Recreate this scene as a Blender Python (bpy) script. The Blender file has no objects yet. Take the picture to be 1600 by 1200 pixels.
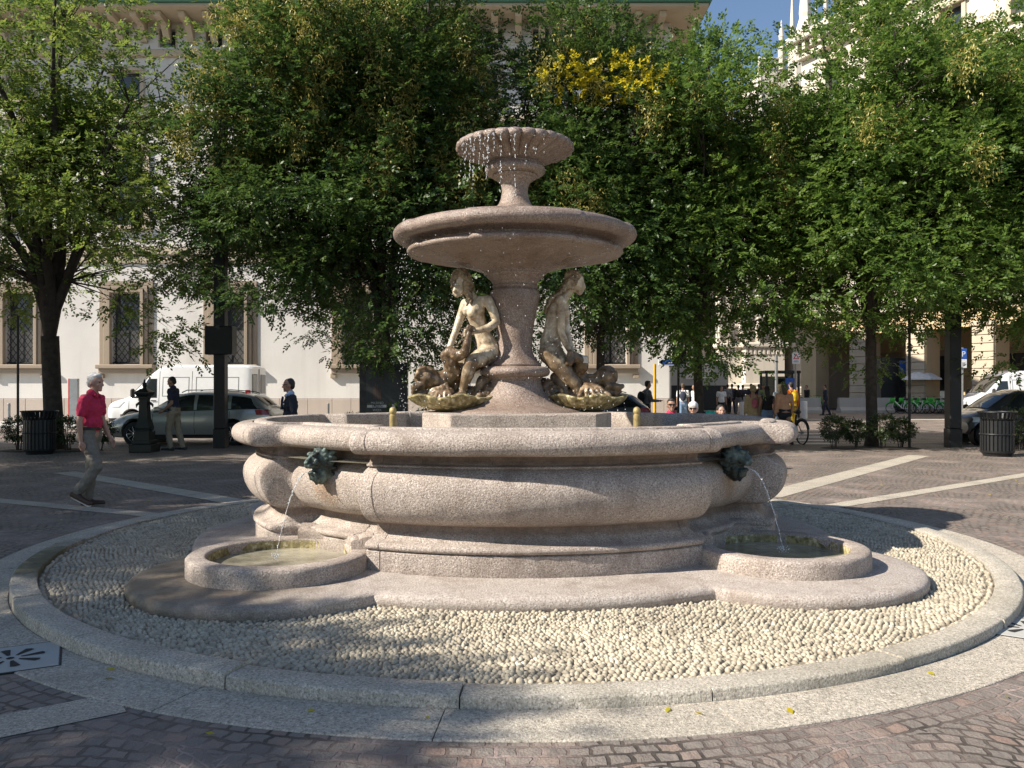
import bpy, bmesh, math, random
import numpy as np
from mathutils import Vector, Matrix, Euler, noise as mnoise

R = math.radians
PI = math.pi
scene = bpy.context.scene
COL = scene.collection
random.seed(7)

# ------------------------------------------------------------------ camera
EYE = 1.58
cam_d = bpy.data.cameras.new('camera')
cam = bpy.data.objects.new('camera', cam_d)
COL.objects.link(cam)
cam.location = (0, 0, EYE)
cam.rotation_euler = (R(90), 0, 0)
cam_d.sensor_width = 36
cam_d.lens = 36 * 1280 / 1600
cam_d.shift_y = 6 / 1600
cam_d.clip_start = 0.05
cam_d.clip_end = 2000
scene.camera = cam

# ------------------------------------------------------------------ light
SUN_EL, SUN_AZ = R(37.5), R(20)          # the sun stands to the left and a little behind the camera
w = bpy.data.worlds.new('World')
scene.world = w
w.use_nodes = True
nt = w.node_tree
bg = nt.nodes['Background']
sky = nt.nodes.new('ShaderNodeTexSky')
sky.sky_type = 'NISHITA'
sky.sun_disc = False
sky.sun_elevation = SUN_EL
sky.sun_rotation = R(250)
sky.air_density = 1.0
sky.dust_density = 0.4
sky.ozone_density = 2.0
nt.links.new(sky.outputs[0], bg.inputs[0])
bg.inputs[1].default_value = 0.082
sl = bpy.data.lights.new('sun', 'SUN')
sl.energy = 5.0
sl.angle = R(0.53)
sl.color = (1.0, 0.93, 0.82)
so = bpy.data.objects.new('sun', sl)
COL.objects.link(so)
sdir = Vector((math.cos(SUN_AZ) * math.cos(SUN_EL), math.sin(SUN_AZ) * math.cos(SUN_EL), -math.sin(SUN_EL)))
so.rotation_euler = sdir.to_track_quat('-Z', 'Y').to_euler()
so.location = (-20, -5, 30)
scene.view_settings.view_transform = 'Standard'
scene.view_settings.look = 'None'
scene.view_settings.exposure = 0.86
scene.view_settings.gamma = 1
scene.cycles.max_bounces = 8
scene.cycles.transparent_max_bounces = 12

FX, FY = 0.03, 8.46                     # the fountain's axis


def at(px, py, d):
    return Vector(((px - 800) / 1280 * d, d, EYE + (606 - py) / 1280 * d))


def gx(px, d):
    return (px - 800) / 1280 * d


# ------------------------------------------------------------------ materials
class NB:
    def __init__(s, name):
        s.m = bpy.data.materials.new(name)
        s.m.use_nodes = True
        s.t = s.m.node_tree
        s.p = s.t.nodes['Principled BSDF']
        s.out = s.t.nodes['Material Output']

    def n(s, typ, **kw):
        nd = s.t.nodes.new('ShaderNode' + typ)
        for k, v in kw.items():
            setattr(nd, k, v)
        return nd

    def link(s, a, b):
        s.t.links.new(a, b)

    def set(s, sock, v):
        if isinstance(v, bpy.types.NodeSocket):
            s.link(v, sock)
        else:
            sock.default_value = v

    def math(s, op, a, b=0.0, c=0.0):
        nd = s.n('Math', operation=op)
        s.set(nd.inputs[0], a)
        s.set(nd.inputs[1], b)
        s.set(nd.inputs[2], c)
        return nd.outputs[0]

    def coord(s, kind='Object'):
        return s.n('TexCoord').outputs[kind]

    def noise(s, scale, detail=3, rough=0.55, vec=None, dist=0.0):
        nd = s.n('TexNoise')
        nd.inputs['Scale'].default_value = scale
        nd.inputs['Detail'].default_value = detail
        nd.inputs['Roughness'].default_value = rough
        nd.inputs['Distortion'].default_value = dist
        s.link(vec if vec is not None else s.coord(), nd.inputs['Vector'])
        return nd.outputs['Fac']

    def vor(s, scale, vec=None, feature='F1', rnd=1.0):
        nd = s.n('TexVoronoi', feature=feature)
        nd.inputs['Scale'].default_value = scale
        nd.inputs['Randomness'].default_value = rnd
        s.link(vec if vec is not None else s.coord(), nd.inputs['Vector'])
        return nd

    def ramp(s, fac, stops, mode='LINEAR'):
        nd = s.n('ValToRGB')
        cr = nd.color_ramp
        cr.interpolation = mode
        while len(cr.elements) < len(stops):
            cr.elements.new(0.5)
        for e, (p, c) in zip(cr.elements, stops):
            e.position = p
            e.color = (c[0], c[1], c[2], 1) if not isinstance(c, (int, float)) else (c, c, c, 1)
        s.link(fac, nd.inputs[0])
        return nd.outputs[0]

    def mix(s, fac, a, b, mode='MIX'):
        nd = s.n('Mix', data_type='RGBA', blend_type=mode)
        s.set(nd.inputs[0], fac)
        for sock, v in ((nd.inputs[6], a), (nd.inputs[7], b)):
            if isinstance(v, bpy.types.NodeSocket):
                s.link(v, sock)
            else:
                sock.default_value = (v[0], v[1], v[2], 1)
        return nd.outputs[2]

    def bump(s, h, strength=0.3, dist=0.01, normal=None):
        nd = s.n('Bump')
        nd.inputs['Strength'].default_value = strength
        nd.inputs['Distance'].default_value = dist
        s.link(h, nd.inputs['Height'])
        if normal is not None:
            s.link(normal, nd.inputs['Normal'])
        return nd.outputs[0]

    def col(s, v):
        if isinstance(v, bpy.types.NodeSocket):
            s.link(v, s.p.inputs['Base Color'])
        else:
            s.p.inputs['Base Color'].default_value = (v[0], v[1], v[2], 1)

    def rough(s, v):
        s.set(s.p.inputs['Roughness'], v)

    def nrm(s, v):
        s.link(v, s.p.inputs['Normal'])


M = {}


def plain(name, c, rough=0.6, metal=0.0, var=0.12, scale=6.0, bump=0.0, coat=0.0, bscale=40.0):
    b = NB(name)
    f = b.noise(scale, 4)
    lo = tuple(max(0, x * (1 - var)) for x in c)
    hi = tuple(min(1, x * (1 + var)) for x in c)
    b.col(b.ramp(f, [(0.3, lo), (0.7, hi)]))
    b.rough(rough)
    b.p.inputs['Metallic'].default_value = metal
    b.p.inputs['Coat Weight'].default_value = coat
    if bump:
        b.nrm(b.bump(b.noise(bscale, 4), bump, 0.01))
    M[name] = b.m
    return b


def granite(name, dark, mid, light, speck=160.0, bump=0.35, rough=0.75, stain=None, stain_amt=0.5, stain_scale=1.6, rs=None, bscale=70.0):
    b = NB(name)
    sp = b.math('ADD', b.math('MULTIPLY', b.noise(speck, 1, 0.5), 0.4), b.math('MULTIPLY', b.noise(speck * 0.52, 2, 0.6), 0.6))
    dk = tuple(x * 0.7 for x in dark)
    lt = tuple(min(0.85, x * 1.12) for x in light)
    c = b.ramp(sp, [(0.38, dk), (0.46, mid), (0.53, mid), (0.61, lt)])
    big = b.noise(2.3, 5, 0.6)
    c = b.mix(0.25, c, b.ramp(big, [(0.3, tuple(x * 0.72 for x in mid)), (0.7, tuple(min(1, x * 1.22) for x in mid))]))
    if stain:
        st = b.noise(stain_scale, 6, 0.65, dist=0.4)
        fac = b.ramp(st, [(0.48, 0.0), (0.66, stain_amt)])
        c = b.mix(fac, c, stain)
        mp = b.n('Mapping')
        mp.inputs['Scale'].default_value = (9, 9, 0.9)
        b.link(b.coord(), mp.inputs['Vector'])
        drip = b.noise(1.0, 5, 0.6, vec=mp.outputs[0])
        c = b.mix(b.ramp(drip, [(0.52, 0.0), (0.7, stain_amt * 0.7)]), c, stain)
    b.col(c)
    b.rough(rough if rs is None else b.ramp(b.noise(3.0, 4), [(0.4, rs[0]), (0.65, rs[1])]))
    h = b.math('ADD', b.noise(bscale, 3, 0.6), b.math('MULTIPLY', b.noise(bscale * 3.2, 2), 0.5))
    b.nrm(b.bump(h, bump, 0.012))
    M[name] = b.m
    return b


granite('pink_granite', (0.18, 0.145, 0.122), (0.42, 0.348, 0.298), (0.64, 0.57, 0.505), 150, 0.9, 0.8,
        stain=(0.17, 0.125, 0.095), stain_amt=0.5)
granite('pink_granite_wet', (0.11, 0.08, 0.064), (0.265, 0.2, 0.163), (0.46, 0.37, 0.315), 140, 0.6, 0.4,
        stain=(0.12, 0.07, 0.045), stain_amt=0.5, stain_scale=2.6, rs=(0.22, 0.6))
granite('grey_granite', (0.23, 0.195, 0.155), (0.46, 0.405, 0.33), (0.66, 0.595, 0.49), 110, 0.8, 0.85,
        stain=(0.22, 0.2, 0.16), stain_amt=0.35)
granite('kerb_granite', (0.22, 0.19, 0.15), (0.46, 0.415, 0.345), (0.66, 0.6, 0.51), 120, 0.6, 0.85,
        stain=(0.19, 0.165, 0.115), stain_amt=0.4)
granite('marble_old', (0.30, 0.23, 0.14), (0.52, 0.44, 0.32), (0.72, 0.66, 0.54), 18, 0.25, 0.5,
        stain=(0.12, 0.065, 0.03), stain_amt=0.8, stain_scale=3.0, rs=(0.25, 0.6), bscale=25)
granite('marble_brown', (0.06, 0.038, 0.02), (0.15, 0.098, 0.055), (0.36, 0.26, 0.16), 16, 0.3, 0.35,
        stain=(0.05, 0.03, 0.015), stain_amt=0.7, stain_scale=4.0, rs=(0.25, 0.55), bscale=30)
granite('mossy_stone', (0.13, 0.1, 0.04), (0.33, 0.27, 0.12), (0.62, 0.55, 0.36), 30, 0.8, 0.6,
        stain=(0.09, 0.07, 0.03), stain_amt=0.8, stain_scale=5.0, bscale=35)


def basin_material():
    b = granite('basin_granite', (0.18, 0.145, 0.122), (0.42, 0.348, 0.298), (0.64, 0.57, 0.505), 150, 0.9, 0.8, stain=(0.17, 0.125, 0.095), stain_amt=0.5)
    base = b.p.inputs['Base Color'].links[0].from_socket
    s3 = b.n('SeparateXYZ')
    b.link(b.coord(), s3.inputs[0])
    z = s3.outputs[2]
    n1 = b.noise(3.5, 6, 0.65)
    # brown lime crust on the frieze under the rim, browner tone in the hollow above the plinth
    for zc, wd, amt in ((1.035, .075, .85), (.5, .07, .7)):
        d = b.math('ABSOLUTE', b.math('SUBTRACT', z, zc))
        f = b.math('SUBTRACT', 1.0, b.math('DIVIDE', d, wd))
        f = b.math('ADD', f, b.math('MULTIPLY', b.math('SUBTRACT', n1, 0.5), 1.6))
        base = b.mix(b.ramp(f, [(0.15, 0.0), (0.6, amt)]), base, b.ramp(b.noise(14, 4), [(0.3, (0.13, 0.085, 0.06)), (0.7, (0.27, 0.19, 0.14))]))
    # rust below the spouts, darker brown towards the foot
    for al in (-44.3, 44.3):
        ln = Vector((1.085 * math.sin(R(al + 4.3)), -math.cos(R(al + 4.3)), 0))
        dd = b.n('VectorMath', operation='DISTANCE')
        b.link(b.coord(), dd.inputs[0])
        dd.inputs[1].default_value = (ln.x * 2.3, ln.y * 2.3, .74)
        f = b.math('ADD', b.math('SUBTRACT', .24, dd.outputs['Value']), b.math('MULTIPLY', b.math('SUBTRACT', n1, 0.5), .3))
        base = b.mix(b.ramp(b.math('MULTIPLY', f, 4.0), [(0.1, 0.0), (0.7, 0.75)]), base, b.ramp(b.noise(20, 4), [(0.35, (0.17, 0.1, 0.05)), (0.65, (0.38, 0.22, 0.1))]))
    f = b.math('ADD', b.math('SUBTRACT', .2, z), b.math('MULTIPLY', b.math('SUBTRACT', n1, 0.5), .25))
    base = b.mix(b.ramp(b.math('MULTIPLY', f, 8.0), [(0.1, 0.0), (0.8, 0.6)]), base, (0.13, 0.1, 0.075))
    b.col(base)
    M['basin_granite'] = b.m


basin_material()


def nymph_material():
    b = granite('marble_nymph', (0.3, 0.225, 0.13), (0.5, 0.41, 0.285), (0.7, 0.63, 0.5), 22, 0.25, 0.5,
                stain=(0.14, 0.08, 0.04), stain_amt=0.6, stain_scale=3.0, rs=(0.25, 0.6), bscale=25)
    base = b.p.inputs['Base Color'].links[0].from_socket
    s3 = b.n('SeparateXYZ')
    b.link(b.coord(), s3.inputs[0])
    # the wet lower halves carry a brown lime crust
    f = b.math('ADD', b.math('MULTIPLY', s3.outputs[2], -1.15), b.math('MULTIPLY', b.noise(4.5, 5, 0.65), 1.5))
    fac = b.ramp(f, [(0.02, 0.0), (0.22, 0.9)])
    b.col(b.mix(fac, base, b.ramp(b.noise(12, 4), [(0.3, (0.05, 0.03, 0.016)), (0.55, (0.15, 0.095, 0.05)), (0.75, (0.4, 0.31, 0.2))])))
    M['marble_nymph'] = b.m


nymph_material()


def slab_material():
    b = granite('slab_granite', (0.24, 0.195, 0.17), (0.43, 0.37, 0.325), (0.6, 0.545, 0.49), 150, 0.7, 0.8,
                stain=(0.22, 0.165, 0.13), stain_amt=0.55, stain_scale=2.2)
    base = b.p.inputs['Base Color'].links[0].from_socket
    # the overflow round the left small basin keeps the stone wet and mossy
    pos = b.coord()
    d = b.n('VectorMath', operation='DISTANCE')
    b.link(pos, d.inputs[0])
    d.inputs[1].default_value = (-2.35, -2.3, 0.1)
    q = b.math('ADD', d.outputs['Value'], b.math('MULTIPLY', b.noise(2.2, 5, 0.6), 1.5))
    f = b.ramp(b.math('MULTIPLY', q, 0.35), [(0.5, 0.93), (0.72, 0.0)])
    f2 = b.math('MULTIPLY', f, b.ramp(b.noise(6, 4), [(0.3, 0.75), (0.6, 1.0)]))
    b.col(b.mix(f2, base, b.ramp(b.noise(9, 4), [(0.3, (0.075, 0.055, 0.038)), (0.55, (0.165, 0.125, 0.088)), (0.75, (0.25, 0.215, 0.13))])))
    b.rough(b.math('SUBTRACT', 0.82, b.math('MULTIPLY', f2, 0.5)))


slab_material()


def kerb_material():
    b = granite('kerb_mossy', (0.22, 0.19, 0.15), (0.45, 0.405, 0.335), (0.66, 0.6, 0.51), 120, 0.6, 0.85, stain=(0.19, 0.165, 0.115), stain_amt=0.4)
    base = b.p.inputs['Base Color'].links[0].from_socket
    # the overflow channel at left keeps the kerb green and dark
    d = b.n('VectorMath', operation='DISTANCE')
    b.link(b.coord(), d.inputs[0])
    d.inputs[1].default_value = (-4.15, -1.35, 0.05)
    q = b.math('ADD', d.outputs['Value'], b.math('MULTIPLY', b.noise(3.0, 5, 0.65), 1.6))
    f = b.ramp(b.math('MULTIPLY', q, 0.4), [(0.5, 0.85), (0.72, 0.0)])
    b.col(b.mix(f, base, b.ramp(b.noise(9, 4), [(0.3, (0.06, 0.055, 0.025)), (0.6, (0.13, 0.12, 0.05)), (0.75, (0.3, 0.27, 0.2))])))
    M['kerb_mossy'] = b.m


kerb_material()


def cobble_material():
    b = NB('cobbles')
    pos = b.coord()
    wob = b.n('TexNoise')
    wob.inputs['Scale'].default_value = 5.0
    wob.inputs['Detail'].default_value = 2
    b.link(pos, wob.inputs['Vector'])
    vs = b.n('VectorMath', operation='MULTIPLY_ADD')
    b.link(wob.outputs['Color'], vs.inputs[0])
    vs.inputs[1].default_value = (0.05, 0.05, 0)
    wb2 = b.n('TexNoise')
    wb2.inputs['Scale'].default_value = 13.0
    wb2.inputs['Detail'].default_value = 1
    b.link(pos, wb2.inputs['Vector'])
    vs2 = b.n('VectorMath', operation='MULTIPLY_ADD')
    b.link(wb2.outputs['Color'], vs2.inputs[0])
    vs2.inputs[1].default_value = (0.038, 0.038, 0)
    b.link(pos, vs2.inputs[2])
    b.link(vs2.outputs[0], vs.inputs[2])
    sep = b.n('SeparateXYZ')
    b.link(vs.outputs[0], sep.inputs[0])
    x, y = sep.outputs[0], sep.outputs[1]
    W, RR = 1.22, 0.80
    xi = b.math('DIVIDE', x, W)
    fl = b.math('FLOOR', xi)
    fx = b.math('MULTIPLY', b.math('SUBTRACT', b.math('SUBTRACT', xi, fl), 0.5), W)
    ang = b.math('ARCSINE', b.math('DIVIDE', fx, RR))
    u = b.math('ADD', b.math('MULTIPLY', ang, RR), b.math('MULTIPLY', fl, 7.31))
    yo = b.math('ADD', y, b.math('MULTIPLY', b.math('FLOORED_MODULO', fl, 2.0), 0.043))
    v = b.math('SUBTRACT', yo, b.math('SQRT', b.math('SUBTRACT', RR * RR, b.math('MULTIPLY', fx, fx))))
    dx = b.math('SUBTRACT', x, FX)
    dy = b.math('SUBTRACT', y, FY)
    rad = b.math('SQRT', b.math('ADD', b.math('MULTIPLY', dx, dx), b.math('MULTIPLY', dy, dy)))
    th = b.math('MULTIPLY', b.math('ARCTAN2', dx, dy), 4.9)
    near = b.math('LESS_THAN', rad, 5.03)
    far = b.math('SUBTRACT', 1.0, near)
    uu = b.math('ADD', b.math('MULTIPLY', u, far), b.math('MULTIPLY', th, near))
    vv = b.math('ADD', b.math('MULTIPLY', v, far), b.math('MULTIPLY', b.math('SUBTRACT', rad, 4.815), near))
    cv = b.n('CombineXYZ')
    b.link(uu, cv.inputs[0])
    b.link(vv, cv.inputs[1])
    br = b.n('TexBrick')
    br.offset = 0.42
    br.offset_frequency = 2
    b.link(cv.outputs[0], br.inputs['Vector'])
    br.inputs['Scale'].default_value = 1.0
    br.inputs['Brick Width'].default_value = 0.104
    br.inputs['Row Height'].default_value = 0.092
    br.inputs['Mortar Size'].default_value = 0.0105
    br.inputs['Mortar Smooth'].default_value = 0.25
    br.inputs['Color1'].default_value = (0, 0, 0, 1)
    br.inputs['Color2'].default_value = (1, 1, 1, 1)
    br.inputs['Mortar'].default_value = (0.5, 0.5, 0.5, 1)
    tint = b.ramp(br.outputs['Color'], [(0.0, (0.13, 0.108, 0.094)), (0.3, (0.225, 0.19, 0.163)), (0.55, (0.175, 0.153, 0.137)),
                                       (0.8, (0.265, 0.213, 0.18)), (1.0, (0.275, 0.175, 0.133))])
    big = b.noise(0.5, 5, 0.6)
    tint = b.mix(0.22, tint, b.ramp(big, [(0.3, (0.15, 0.13, 0.113)), (0.7, (0.275, 0.225, 0.193))]))
    grain = b.noise(90, 3)
    tint = b.mix(0.22, tint, b.ramp(grain, [(0.3, (0.085, 0.075, 0.065)), (0.7, (0.31, 0.26, 0.22))]))
    mort = b.ramp(b.noise(1.1, 5, 0.6), [(0.38, (0.045, 0.037, 0.03)), (0.52, (0.15, 0.115, 0.098)), (0.66, (0.4, 0.31, 0.275))])
    b.col(b.mix(br.outputs['Fac'], tint, mort))
    b.rough(b.ramp(grain, [(0.3, 0.55), (0.7, 0.85)]))
    h = b.math('SUBTRACT', b.math('MULTIPLY', b.noise(14, 4), 0.8), b.math('MULTIPLY', br.outputs['Fac'], 1.0))
    h = b.math('ADD', h, b.math('MULTIPLY', grain, 0.25))
    h = b.math('ADD', h, b.math('MULTIPLY', br.outputs['Color'], 0.35))
    b.nrm(b.bump(h, 0.9, 0.025))
    M['cobbles'] = b.m


cobble_material()


def pebble_material():
    b = NB('pebbles')
    v = b.vor(20.0)
    sepc = b.n('SeparateXYZ')
    b.link(v.outputs['Color'], sepc.inputs[0])
    c = b.ramp(sepc.outputs[0], [(0.0, (0.2, 0.165, 0.118)), (0.25, (0.36, 0.305, 0.22)), (0.55, (0.45, 0.39, 0.29)), (0.8, (0.29, 0.24, 0.172)),
                                 (1.0, (0.54, 0.48, 0.38))])
    c = b.mix(0.25, c, b.ramp(b.noise(1.2, 4), [(0.3, (0.3, 0.27, 0.21)), (0.7, (0.66, 0.59, 0.45))]))
    b.col(c)
    b.rough(0.62)
    b.nrm(b.bump(b.noise(120, 3), 0.12, 0.005))
    M['pebbles'] = b.m


pebble_material()
granite('marble_hair', (0.12, 0.08, 0.045), (0.29, 0.215, 0.13), (0.5, 0.42, 0.3), 20, 0.3, 0.5, stain=(0.08, 0.045, 0.02), stain_amt=0.8, stain_scale=5.0, bscale=40)
plain('pebble_bed', (0.24, 0.2, 0.145), 0.9, bump=0.5)


def leaf_material(name, cols, trans=0.35):
    b = NB(name)
    f = b.vor(9.0)
    s3 = b.n('SeparateXYZ')
    b.link(f.outputs['Color'], s3.inputs[0])
    f2 = b.math('ADD', b.math('MULTIPLY', s3.outputs[0], 0.6), b.math('MULTIPLY', b.noise(0.55, 3), 0.6))
    c = b.ramp(f2, cols)
    b.col(c)
    b.rough(0.42)
    b.p.inputs['Specular IOR Level'].default_value = 0.4
    tr = b.n('BsdfTranslucent')
    hs = b.n('HueSaturation')
    hs.inputs['Value'].default_value = 1.8
    hs.inputs['Hue'].default_value = 0.495
    b.link(c, hs.inputs['Color'])
    b.link(hs.outputs[0], tr.inputs[0])
    mx = b.n('MixShader')
    mx.inputs[0].default_value = trans
    b.link(b.p.outputs[0], mx.inputs[1])
    b.link(tr.outputs[0], mx.inputs[2])
    b.link(mx.outputs[0], b.out.inputs[0])
    M[name] = b.m


leaf_material('leaves', [(0.2, (0.038, 0.082, 0.018)), (0.5, (0.075, 0.138, 0.026)), (0.8, (0.13, 0.19, 0.036))], 0.42)
leaf_material('leaves_dark', [(0.2, (0.022, 0.05, 0.015)), (0.5, (0.045, 0.09, 0.021)), (0.8, (0.085, 0.13, 0.028))], 0.32)
leaf_material('leaves_light', [(0.2, (0.042, 0.08, 0.016)), (0.5, (0.085, 0.138, 0.026)), (0.8, (0.16, 0.195, 0.037))], 0.45)
leaf_material('leaves_yellow', [(0.2, (0.4, 0.32, 0.015)), (0.5, (0.52, 0.42, 0.02)), (0.8, (0.4, 0.37, 0.04))], 0.4)
leaf_material('seed_pods', [(0.2, (0.22, 0.21, 0.04)), (0.5, (0.33, 0.3, 0.07)), (0.8, (0.42, 0.36, 0.1))], 0.3)
leaf_material('shrub_leaves', [(0.2, (0.02, 0.032, 0.012)), (0.5, (0.034, 0.052, 0.016)), (0.8, (0.05, 0.075, 0.02))], 0.15)
plain('bark', (0.048, 0.037, 0.028), 0.9, var=0.4, scale=8, bump=0.8, bscale=22)
plain('soil', (0.045, 0.035, 0.025), 0.95, var=0.4, bump=0.8)


def plaster(name, c, stain):
    b = NB(name)
    f = b.noise(0.35, 6, 0.6)
    cc = b.ramp(f, [(0.3, tuple(x * 0.9 for x in c)), (0.7, tuple(min(1, x * 1.06) for x in c))])
    mp = b.n('Mapping')
    mp.inputs['Scale'].default_value = (1.6, 1.6, 0.12)
    b.link(b.coord(), mp.inputs['Vector'])
    cc = b.mix(b.ramp(b.noise(1.0, 5, vec=mp.outputs[0]), [(0.5, 0.0), (0.75, 0.4)]), cc, stain)
    b.col(cc)
    b.rough(0.9)
    b.nrm(b.bump(b.noise(12, 5), 0.25, 0.02))
    M[name] = b.m


plaster('plaster_white', (0.66, 0.63, 0.59), (0.45, 0.42, 0.38))
plaster('plaster_ochre', (0.55, 0.41, 0.24), (0.38, 0.28, 0.17))
plaster('stone_beige', (0.5, 0.42, 0.31), (0.33, 0.27, 0.2))
plaster('stone_brown', (0.33, 0.265, 0.2), (0.2, 0.16, 0.12))
plaster('plaster_cream', (0.56, 0.5, 0.41), (0.42, 0.36, 0.29))
plaster('marble_white', (0.6, 0.545, 0.46), (0.46, 0.4, 0.32))
plaster('stone_pinkish', (0.46, 0.385, 0.33), (0.33, 0.27, 0.23))
plaster('concrete', (0.42, 0.41, 0.38), (0.28, 0.27, 0.25))
plain('copper_green', (0.05, 0.17, 0.12), 0.6)
plain('iron_dark', (0.018, 0.018, 0.018), 0.45, metal=0.3, bump=0.2)
plain('iron_green', (0.016, 0.02, 0.017), 0.42, metal=0.3, bump=0.3)
plain('steel_grey', (0.3, 0.31, 0.32), 0.4, metal=0.7)
plain('bin_metal', (0.028, 0.029, 0.03), 0.4, metal=0.5)
plain('paint_white', (0.76, 0.77, 0.78), 0.28, var=0.03, coat=0.6)
plain('paint_silver', (0.45, 0.46, 0.43), 0.32, metal=0.55, var=0.03, coat=0.8)
plain('paint_grey', (0.1, 0.1, 0.105), 0.3, metal=0.4, var=0.05, coat=0.8)
plain('plastic_black', (0.018, 0.018, 0.018), 0.55)
plain('rubber', (0.02, 0.02, 0.02), 0.85)
plain('chrome', (0.62, 0.62, 0.63), 0.25, metal=1.0)
plain('lamp_red', (0.35, 0.02, 0.02), 0.2, coat=0.5)
plain('lamp_clear', (0.7, 0.72, 0.74), 0.1, coat=1.0)
plain('plate_white', (0.7, 0.7, 0.68), 0.5)
plain('bollard_white', (0.7, 0.69, 0.66), 0.7, bump=0.2)
plain('brass', (0.33, 0.25, 0.11), 0.5, metal=0.3, var=0.35, bump=0.3)
plain('sign_blue', (0.02, 0.1, 0.42), 0.45)
plain('sign_white', (0.75, 0.76, 0.76), 0.5)
plain('sign_red', (0.6, 0.03, 0.03), 0.5)
plain('pole_yellow', (0.62, 0.36, 0.03), 0.5)
plain('teal', (0.02, 0.5, 0.42), 0.4)
plain('bike_green', (0.06, 0.5, 0.05), 0.4)
plain('bike_white', (0.72, 0.73, 0.73), 0.4)
plain('canvas', (0.72, 0.69, 0.64), 0.9)
plain('poster_dark', (0.012, 0.014, 0.014), 0.4)
plain('ink_grey', (0.3, 0.31, 0.31), 0.6)
plain('carved_dark', (0.1, 0.085, 0.07), 0.8)
plain('interior_dark', (0.02, 0.019, 0.018), 0.8)
plain('curtain', (0.3, 0.29, 0.27), 0.9)
# people
plain('skin', (0.42, 0.245, 0.175), 0.55, var=0.1)
plain('skin_tan', (0.3, 0.165, 0.11), 0.55, var=0.1)
plain('skin_dark', (0.2, 0.11, 0.07), 0.55, var=0.1)
plain('hair_white', (0.6, 0.59, 0.57), 0.7, bump=0.5, bscale=90)
plain('hair_dark', (0.02, 0.015, 0.012), 0.6, bump=0.5, bscale=90)
plain('hair_brown', (0.085, 0.05, 0.028), 0.6, bump=0.5, bscale=90)
plain('hair_blond', (0.4, 0.29, 0.15), 0.6, bump=0.5, bscale=90)
plain('eye_dark', (0.015, 0.012, 0.01), 0.2)


def cloth(name, c, bump=0.5):
    plain(name, c, 0.85, var=0.15, scale=14, bump=bump, bscale=13)


cloth('cloth_red', (0.47, 0.022, 0.075))
cloth('cloth_navy', (0.022, 0.027, 0.05))
cloth('cloth_suit', (0.012, 0.015, 0.026))
cloth('cloth_khaki', (0.27, 0.225, 0.15))
cloth('cloth_taupe', (0.195, 0.175, 0.145), 0.7)
cloth('cloth_lightblue', (0.33, 0.42, 0.58))
cloth('cloth_white', (0.68, 0.68, 0.67))
cloth('cloth_black', (0.016, 0.016, 0.018))
cloth('cloth_jeans', (0.16, 0.24, 0.36))
cloth('cloth_beige', (0.5, 0.37, 0.2))
cloth('cloth_peach', (0.55, 0.29, 0.17))
cloth('cloth_orange', (0.75, 0.17, 0.02))
cloth('cloth_yellow', (0.8, 0.52, 0.03))
cloth('cloth_pink', (0.5, 0.13, 0.16))
cloth('cloth_grey', (0.18, 0.18, 0.19))
plain('leather_brown', (0.06, 0.032, 0.02), 0.5)
plain('leather_black', (0.015, 0.014, 0.013), 0.45)
plain('sole_white', (0.55, 0.53, 0.5), 0.7)


def bronze_material():
    b = NB('bronze')
    f = b.noise(7, 5, 0.6)
    b.col(b.ramp(f, [(0.4, (0.014, 0.019, 0.018)), (0.52, (0.045, 0.063, 0.057)), (0.68, (0.2, 0.26, 0.235))]))
    b.rough(b.ramp(f, [(0.4, 0.35), (0.6, 0.75)]))
    b.p.inputs['Metallic'].default_value = 0.35
    b.nrm(b.bump(b.noise(30, 4), 0.5, 0.01))
    M['bronze'] = b.m


bronze_material()


def glass_material():
    b = NB('car_glass')
    b.col((0.02, 0.025, 0.027))
    b.rough(0.04)
    b.p.inputs['Specular IOR Level'].default_value = 0.7
    M['car_glass'] = b.m
    b = NB('window_glass')
    b.col(b.ramp(b.noise(0.7, 3), [(0.35, (0.02, 0.024, 0.028)), (0.65, (0.07, 0.08, 0.085))]))
    b.rough(0.06)
    M['window_glass'] = b.m
    b = NB('water')
    b.col(b.ramp(b.noise(3.0, 4), [(0.35, (0.17, 0.155, 0.11)), (0.65, (0.4, 0.365, 0.28))]))
    b.rough(0.05)
    b.p.inputs['IOR'].default_value = 1.33
    b.nrm(b.bump(b.math('ADD', b.noise(16, 3), b.noise(40, 3)), 0.25, 0.02))
    M['water'] = b.m
    b = NB('water_drops')
    b.col((0.93, 0.95, 0.97))
    b.rough(0.1)
    b.p.inputs['Transmission Weight'].default_value = 0.45
    b.p.inputs['IOR'].default_value = 1.33
    M['water_drops'] = b.m


glass_material()


# ------------------------------------------------------------------ mesh helpers
def tag(o, label=None, cat=None, group=None, kind=None):
    if label: o['label'] = label
    if cat: o['category'] = cat
    if group: o['group'] = group
    if kind: o['kind'] = kind
    return o


def thing(name, label, cat, loc=(0, 0, 0), rz=0.0, group=None):
    o = bpy.data.objects.new(name, None)
    o.empty_display_size = 0.2
    COL.objects.link(o)
    o.location = loc
    o.rotation_euler = (0, 0, rz)
    return tag(o, label, cat, group)


def link_mesh(name, me, mat, parent=None):
    o = bpy.data.objects.new(name, me)
    COL.objects.link(o)
    if mat is not None:
        for m in (mat if isinstance(mat, (list, tuple)) else [mat]):
            me.materials.append(M[m] if isinstance(m, str) else m)
    if parent is not None:
        o.parent = parent
    return o


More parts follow.
